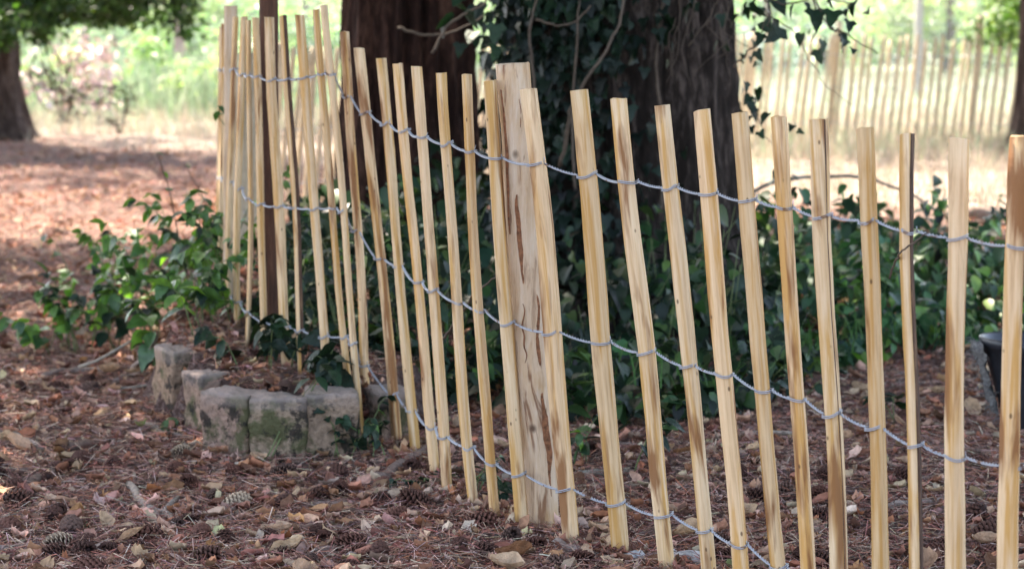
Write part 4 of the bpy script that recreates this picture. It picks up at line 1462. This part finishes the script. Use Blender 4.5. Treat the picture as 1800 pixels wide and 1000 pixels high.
V = np.concatenate([V, V - np.array([0, 0, .22])]); Fc = Fc + [tuple(i + 9 for i in f[::-1]) for f in Fc] + [(0, 3, 12, 9), (3, 6, 15, 12), (2, 11, 14, 5), (5, 14, 17, 8), (0, 9, 10, 1), (1, 10, 11, 2), (6, 7, 16, 15), (7, 8, 17, 16)]
Ms = rot_mats(rng.uniform(0, 6.28, n), rng.normal(0, .3, n), rng.normal(0, .3, n), rng.uniform(.005, .014, n))
o = scatter('bark_crumbs', V, Fc, Ms, np.stack([x, y, H(x, y) + .004], 1), vary([(.12, .06, .045), (.20, .10, .07), (.28, .18, .14), (.33, .22, .18)], n, .25), M_LITTER)
tag(o, 'crumbs of bark and broken cone scales in the needle litter', kind='stuff')
# fine dead twiglets
m = MB(); x, y = wedge(520, power=1.9, d1=10)
for i in range(len(x)):
    a = rng.uniform(0, 6.28); L_ = rng.uniform(.04, .16); p = Vector((x[i], y[i], h(x[i], y[i]) + .008))
    dv = Vector((math.cos(a), math.sin(a), rng.normal(.02, .08))) * L_
    g = rng.uniform(.5, 1.2)
    m.tube([p - dv * .5, p + Vector((rng.normal(0, .006), rng.normal(0, .006), .006)), p + dv * .5], [.0016, .0018, .0009], 4, (.27 * g, .19 * g, .15 * g))
o = m.build('twig_litter', M_LITTER, None, (0, 5, 0), color=True)
tag(o, 'thin broken twiglets lying crosswise on the needles', kind='stuff')

fx = []; 
for nd in nodes[1:24]:
    c_ = nd[0]
    fx.append(np.stack([c_.x + rng.normal(0, .035, 70), c_.y + rng.normal(-.012, .03, 70)], 1))
fx = np.concatenate(fx); n = len(fx); zf = H(fx[:, 0], fx[:, 1]) + rng.uniform(.004, .026, n)
L = rng.uniform(.02, .06, n)
o = scatter('needle_litter', NT, [(0, 1, 2, 3)], rot_mats(rng.uniform(0, 6.28, n), rng.normal(0, .45, n), rng.normal(0, .6, n), np.stack([L, .0014 * np.ones(n), np.ones(n)], 1)),
            np.stack([fx[:, 0], fx[:, 1], zf], 1), vary([(.30, .11, .065), (.20, .08, .055), (.40, .22, .14)], n, .25), M_LITTER)
tag(o, 'brown needles heaped round the feet of the stakes', kind='stuff')
V, Fc = bent(3, 2, .9, 77)
fx = np.concatenate([np.stack([nd[0].x + rng.normal(0, .045, 9), nd[0].y + rng.normal(-.02, .035, 9)], 1) for nd in nodes[1:24]]); n = len(fx)
s_ = rng.uniform(.012, .038, n)
o = scatter('leaf_litter', V, Fc, rot_mats(rng.uniform(0, 6.28, n), rng.normal(0, .5, n), rng.normal(0, .5, n), s_), np.stack([fx[:, 0], fx[:, 1], H(fx[:, 0], fx[:, 1]) + s_ * .25 + .008], 1), vary(DEADPAL, n, .25), M_LITTER)
tag(o, 'scraps of dead leaf caught against the feet of the stakes', kind='stuff')
# fallen leaves one can pick out
M_DL = [mat_dead_leaf('tan_dead_leaf', [(.56, .36, .21), (.64, .44, .28), (.50, .30, .185), (.62, .41, .28)]),
        mat_dead_leaf('brown_dead_leaf', [(.22, .10, .05), (.28, .13, .06), (.18, .085, .05), (.32, .16, .08)]),
        mat_dead_leaf('greenish_fallen_leaf', [(.16, .24, .07), (.30, .32, .12), (.12, .19, .09), (.45, .42, .2)])]
def dead_mesh(seed, mat, curl):
    r = np.random.default_rng(seed); m_ = MB(); V = []
    nx_, ny_ = 7, 4
    lob = r.uniform(.0, .22); ph = r.uniform(0, 6)
    for i in range(nx_ + 1):
        u_ = i / nx_
        wid = math.sin(math.pi * min(1, u_ * .92 + .05)) ** .7 * (1 + lob * math.sin(u_ * 19 + ph)) * .32
        for j in range(ny_ + 1):
            v_ = j / ny_ * 2 - 1
            V.append((u_ - .5 + .02 * r.normal(), v_ * wid, curl * (.32 * v_ * v_ * wid * 2 + .5 * (u_ - .5) ** 2) + .05 * math.sin(u_ * 8 + ph) * v_ + .012 * r.normal()))
    Fc = [(i * (ny_ + 1) + j, (i + 1) * (ny_ + 1) + j, (i + 1) * (ny_ + 1) + j + 1, i * (ny_ + 1) + j + 1) for i in range(nx_) for j in range(ny_)]
    m_.add(V, Fc)
    return m_.mesh('fallen_leaf', mat, smooth=True)
DM = [[dead_mesh(q_ * 10 + i, M_DL[q_], c_) for i, c_ in enumerate((1.0, -.9, 1.6, -.4, .6))] for q_ in range(3)]
DLAB = ['pale tan curled dead leaf lying', 'dark brown dead leaf lying', 'yellowish green fallen leaf lying']
def place_zone(x_, y_):
    if not in_front(x_, y_):
        return 'behind the right hand stakes' if x_ > .3 else 'behind the middle stakes'
    if y_ < 5.3:
        return 'in the left foreground' if x_ < -.55 else 'before the round post'
    if y_ < 6.4:
        return 'at the left of the stones' if x_ < -.75 else 'before the stones'
    return 'on the far path' 
x, y = wedge(290, power=1.7, d0=3.6, d1=9.5, margin=.1)
for i in range(len(x)):
    q_ = int(rng.choice(3, p=[.66, .27, .07])); s = rng.uniform(.045, .085) * (.75 if q_ == 2 else 1)
    M = rotm(rng.uniform(0, 6.28), rng.normal(0, .3), rng.normal(0, .35), s)
    M.translation = (x[i], y[i], h(x[i], y[i]) + s * .17 + .006)
    zn = place_zone(x[i], y[i])
    tag(inst('fallen_leaf', DM[q_][int(rng.integers(5))], M), DLAB[q_] + ' ' + zn, 'leaf', DLAB[q_].split(' lying')[0] + ' ' + zn)

# pine cones
def cone_mesh(name, mat, open_, L=1.0, seed=0):
    r = np.random.default_rng(seed); m_ = MB()
    N = 74
    pts = []
    m_.tube([Vector((-.48 * L, 0, 0)), Vector((-.3 * L, 0, 0)), Vector((.2 * L, 0, 0)), Vector((.46 * L, 0, 0))], [.06, .17, .15, .05], 7, (.0, .0, .0))
    for i in range(N):
        f = (i + .5) / N
        a = i * 2.39996
        prof = math.sin(math.pi * (f * .86 + .1)) ** .75
        xx = (f - .5) * L * .92
        rr_ = (.13 + .21 * prof * (0.8 + .35 * open_)) * r.uniform(.93, 1.07)
        ri = .10 * prof
        ca, sa = math.cos(a), math.sin(a)
        lean_ = .05 + .16 * (1 - open_) + .10 * (f - .3)
        wv_ = .105 * (.55 + .45 * prof)
        def pt(rad_, tw_, dx_):
            return (xx + dx_, ca * rad_ - sa * tw_, sa * rad_ + ca * tw_)
        V = [pt(ri, -wv_ * .4, 0), pt(ri, wv_ * .4, 0), pt(rr_ * .93, wv_, lean_ * .9), pt(rr_ * 1.02, 0, lean_ + .015), pt(rr_ * .93, -wv_, lean_ * .9),
             pt(rr_ * .95, wv_ * .8, lean_ * .9 + .04), pt(rr_ * 1.0, 0, lean_ + .06), pt(rr_ * .95, -wv_ * .8, lean_ * .9 + .04)]
        Fc = [(0, 1, 2, 3), (0, 3, 4), (2, 5, 6, 3), (3, 6, 7, 4), (0, 4, 7), (1, 5, 2), (0, 7, 6, 5, 1)]
        o0 = len(m_.V)
        m_.add(V, Fc)
        for q2, c_ in enumerate((0, 0, .75, 1, .75, .55, .8, .55)):
            m_.C[o0 + q2] = (c_, c_, c_)
    return m_.mesh(name, mat, color=True)
CK = [('dark brown open pine cone', cone_mesh('pine_cone', mat_cone('dark_cone', (.032, .013, .010), (.12, .052, .036)), .9, 1.0, 1)),
      ('reddish brown half closed pine cone', cone_mesh('pine_cone', mat_cone('reddish_cone', (.055, .02, .013), (.17, .07, .048)), .35, 1.0, 2)),
      ('weathered grey brown pine cone', cone_mesh('pine_cone', mat_cone('grey_cone', (.04, .02, .016), (.17, .095, .07)), .7, 1.0, 3)),
      ('pine cone with pale tipped scales', cone_mesh('pine_cone', mat_cone('pale_cone', (.07, .04, .028), (.55, .40, .27)), .8, 1.0, 4))]
def cone(x_, y_, k_, s, roll=None):
    M = rotm(rng.uniform(0, 6.28), rng.normal(0, .3), rng.uniform(0, 6.28), s)
    M.translation = (x_, y_, h(x_, y_) + s * .27)
    zn = place_zone(x_, y_)
    tag(inst('pine_cone', CK[k_][1], M), CK[k_][0] + ' lying ' + zn, 'pine cone', CK[k_][0] + 's ' + zn)
for (px, py, k_, s) in [(108, 965, 3, .068), (30, 880, 0, .07), (95, 905, 0, .06), (98, 900, 0, .055), (125, 935, 2, .075), (145, 985, 0, .065), (228, 955, 1, .07), (265, 950, 1, .07), (195, 980, 0, .055), (20, 935, 1, .075),
                        (140, 818, 0, .062), (200, 820, 0, .05), (560, 868, 0, .06), (668, 880, 0, .058), (733, 892, 0, .075), (560, 945, 0, .06), (490, 985, 0, .065), (620, 975, 1, .075), (500, 880, 0, .06), (835, 935, 1, .075),
                        (897, 962, 2, .06), (1345, 830, 3, .06), (1330, 880, 0, .06), (1440, 905, 0, .06), (1590, 850, 0, .07), (1730, 930, 0, .075), (1715, 905, 0, .07), (1725, 830, 0, .055), (1590, 740, 0, .06),
                        (335, 845, 1, .06), (380, 870, 2, .06), (35, 688, 0, .05), (155, 680, 0, .06), (80, 845, 0, .055), (20, 860, 0, .06), (345, 895, 1, .05), (1030, 960, 0, .055), (1280, 985, 0, .06), (860, 590, 0, .05), (1745, 665, 0, .05)]:
    p = G(px, py); cone(p.x, p.y, k_, s)
x, y = wedge(190, power=1.9, d0=3.7, d1=10.5, margin=.1)
for i in range(len(x)):
    cone(x[i], y[i], int(rng.choice(4, p=[.52, .30, .16, .02])), rng.uniform(.045, .068))

# fallen sticks
def stick(pts, r, label, group=None, fork=None, name='stick'):
    m_ = MB(); A = np.array(pts); f = np.linspace(0, 1, len(A)); q2 = max(8, len(A) * 3); ff = np.linspace(0, 1, q2)
    Q = np.stack([np.interp(ff, f, A[:, k_]) for k_ in range(3)], 1)
    Q[1:-1] = (Q[:-2] + Q[1:-1] * 2 + Q[2:]) / 4
    Q += rng.normal(0, r * .25, Q.shape)
    m_.tube([Vector(q_) for q_ in Q], r * np.linspace(1, .6, q2) * rng.uniform(.88, 1.12, q2), 7)
    if fork is not None:
        B = Vector(Q[int(q2 * .6)]); m_.tube([B, B.lerp(Vector(fork), .5) + Vector((0, 0, .004)), Vector(fork)], [r * .7, r * .6, r * .4], 6)
    o_ = m_.build(name, M_TWIG, None, Vector(Q[q2 // 2]), smooth=True)
    return tag(o_, label, 'stick', group)
def gp(px, py, up=.012):
    p = G(px, py); p.z = h(p.x, p.y) + up; return p
stick([gp(228, 848), gp(245, 875), gp(270, 892), gp(300, 898), gp(308, 922)], .011, 'bent grey stick with a forked end in the left foreground', fork=gp(315, 868))
stick([gp(160, 985), gp(180, 968), gp(215, 948), gp(250, 935)], .014, 'thick dark stick among cones at the bottom left')
stick([gp(0, 978), gp(60, 962), gp(110, 955)], .010, 'grey stick lying beside the pale tipped cone')
stick([gp(40, 855), gp(85, 840), gp(120, 820)], .014, 'thick brown stick in front of the path at the left')
stick([gp(120, 800), gp(170, 790), gp(200, 780)], .013, 'brown stick left of the stones, upper one of two')
stick([gp(-20, 780), gp(30, 785), gp(75, 803)], .009, 'whitish grey twig at the left edge of the picture')
stick([gp(325, 790), gp(345, 787), gp(378, 786)], .010, 'short grey stick lying at the foot of the stones')
stick([gp(460, 905), gp(520, 903), gp(600, 905), gp(690, 893)], .009, 'long mossy grey stick lying across the foreground left of the stakes')
stick([gp(555, 983), gp(600, 978), gp(632, 972)], .010, 'brown stick near the bottom edge, left of the round post')
stick([gp(610, 1002), gp(630, 985), gp(650, 970)], .014, 'thick stub of brown stick cut by the bottom edge')
stick([gp(650, 845), gp(700, 825), gp(745, 803), gp(800, 790)], .020, 'thick brown branch lying behind the feet of the middle stakes')
stick([gp(735, 800), gp(800, 792), gp(860, 785)], .013, 'grey branch lying parallel behind the thick brown one')
stick([gp(935, 962), gp(985, 972), gp(1045, 990)], .017, 'thick dark brown stick at the foot of the round post')
stick([gp(1050, 965), gp(1110, 950), gp(1160, 945)], .014, 'rough barked stick between two stakes beside the white chunk')
stick([gp(1090, 862), gp(1140, 850), gp(1165, 838), gp(1230, 832)], .012, 'curved pale brown stick behind the stakes right of the post')
stick([gp(1015, 835), gp(1080, 832), gp(1105, 832)], .010, 'short broken stick with an orange end under the leafy shoot')
stick([gp(1560, 888), gp(1620, 882), gp(1665, 880)], .008, 'thin dark twig behind the right stakes, lower one')
stick([gp(1485, 896), gp(1530, 893), gp(1570, 896)], .008, 'thin pale twig between two right hand stakes')
stick([gp(1300, 812), gp(1330, 800), gp(1350, 797)], .010, 'short brown stick under the ivy edge')
stick([gp(1300, 768), gp(1400, 770), gp(1440, 775)], .007, 'long thin tan stick behind the stakes in front of the ivy')
stick([P(140, 645, 7.0), P(180, 630, 6.95), P(232, 598, 6.95)], .006, 'pale bare twig leaning out of the leafy clump')
stick([gp(75, 668), gp(120, 660), gp(190, 658)], .014, 'dark stick lying in front of the leafy clump')
stick([gp(205, 680), gp(230, 660), P(262, 618, 6.85), P(275, 590, 6.9)], .010, 'curved brown stick leaning against the pale end stone')
x0 = [(1290, 372), (1330, 330), (1400, 312), (1500, 308), (1580, 330), (1650, 372)]
stick([P(a_, b2_, 10.4) for a_, b2_ in x0], .011, 'long arched dead branch standing over the ivy bed')
stick([gp(1690, 385), P(1720, 378, 12.8), P(1775, 372, 12.8)], .05, 'old log at the edge of the dry grass beside the right tree', name='log')
stick([gp(1680, 400), P(1730, 388, 11.8), P(1770, 396, 11.8)], .012, 'dead branch lying in front of the old log')
x, y = wedge(46, power=1.7, d0=3.9, d1=10, margin=.0)
for i in range(len(x)):
    a = rng.normal(0, .6); L_ = rng.uniform(.10, .30); c_ = Vector((x[i], y[i], 0)); dv = Vector((math.cos(a), math.sin(a), 0)) * L_ * .5
    pts = [c_ - dv, c_ + Vector((rng.normal(0, .012), rng.normal(0, .012), 0)), c_ + dv]
    for p in pts: p.z = h(p.x, p.y) + .009
    zn = place_zone(x[i], y[i])
    stick(pts, rng.uniform(.004, .009), 'thin dead twig half sunk in the needles ' + zn, 'thin dead twigs ' + zn, name='twig')

# white flaking chunk by the stakes
c_ = gp(1160, 985, .03)
m = MB()
rr = random.Random(4)
wb = empty('birch_bark', Vector((c_.x, c_.y, 0)), 'white flaking lump of bark on the ground between the stakes at the bottom edge', 'bark')
M_WHITE = mat_plain('white_flaking_bark', (.40, .37, .34), .9, 45, .6, bump=.8)
for q_ in range(4):
    m = MB(); V = []
    cx, cy = c_.x + (-.055, .02, .06, -.01)[q_], c_.y + (.0, .03, -.01, -.05)[q_]
    sx, sy, sz_ = rr.uniform(.022, .04), rr.uniform(.018, .03), rr.uniform(.012, .022)
    for i in range(7):
        for j in range(10):
            th_, ph = math.pi * i / 6, 2 * math.pi * j / 10
            p = Vector((math.sin(th_) * math.cos(ph), math.sin(th_) * math.sin(ph), math.cos(th_)))
            k_ = 1 + .45 * noise.noise(p * 1.7 + Vector((q_ * 5, 0, 0))) + .25 * noise.noise(p * 4 + Vector((0, q_, 0)))
            V.append((cx + p.x * sx * k_, cy + p.y * sy * k_, h(cx, cy) + .012 + p.z * sz_ * k_))
    m.add(V, [(i * 10 + j, i * 10 + (j + 1) % 10, i * 10 + 10 + (j + 1) % 10, i * 10 + 10 + j) for i in range(6) for j in range(10)])
    m.build('flake', M_WHITE, wb)

# ------------------------------------------------------------------ dark pot at the right
pc = P(1816, 760, 6.2); pc.z = h(pc.x, pc.y)
pc.z -= .015
pot = empty('plant_pot', pc, 'dark grey tapered plastic pot with frayed grey matting, at the right edge', 'pot')
M_POTM = mat_plain('dark_grey_plastic', (.022, .024, .030), .42, 60, .25, spec=.5, bump=.15)
m = MB(); prof = [(.0, .006), (.066, .006), (.072, .012), (.110, .15), (.146, .262), (.153, .264), (.155, .285), (.149, .289), (.142, .283), (.106, .16), (.08, .1), (.0, .1)]
V = []; sN = 48
for (r_, z_) in prof:
    for j in range(sN):
        a = 2 * math.pi * j / sN
        k_ = 1 + .02 * math.sin(3 * a + 1)
        V.append((pc.x + math.cos(a) * r_ * k_, pc.y + math.sin(a) * r_ * k_, pc.z - .005 + z_ + .006 * math.cos(a + 2.6) * (r_ > .08)))
m.add(V, [(i * sN + j, i * sN + (j + 1) % sN, i * sN + sN + (j + 1) % sN, i * sN + sN + j) for i in range(len(prof) - 1) for j in range(sN)])
m.build('body', M_POTM, pot, smooth=True)
m = MB(); V = []
M_MAT = mat_plain('grey_fibre_mat', (.20, .19, .18), .95, 120, .6, bump=1.0)
for i in range(13):
    f = i / 12
    for j in range(7):
        a = math.pi + .02 + (j / 6 - .5) * (.55 - .2 * f) + rng.normal(0, .03)
        r_ = .158 - .085 * f * .75 + .012 + rng.normal(0, .005) + (.008 if j in (2, 3, 4) else -.006)
        V.append((pc.x + math.cos(a) * r_, pc.y + math.sin(a) * r_, pc.z + .275 - .20 * f + rng.normal(0, .004)))
m.add(V, [(i * 7 + j, i * 7 + j + 1, i * 7 + 8 + j, i * 7 + 7 + j) for i in range(12) for j in range(6)])
for i in range(160):
    v_ = Vector(V[int(rng.integers(len(V)))]); dv = Vector((rng.normal(-.012, .012), rng.normal(-.004, .008), rng.normal(0, .014)))
    m.tube([v_, v_ + dv * .5 + Vector((0, 0, .003)), v_ + dv], [.0009, .0008, .0005], 3, cap=False)
m.build('frayed_matting', M_MAT, pot)
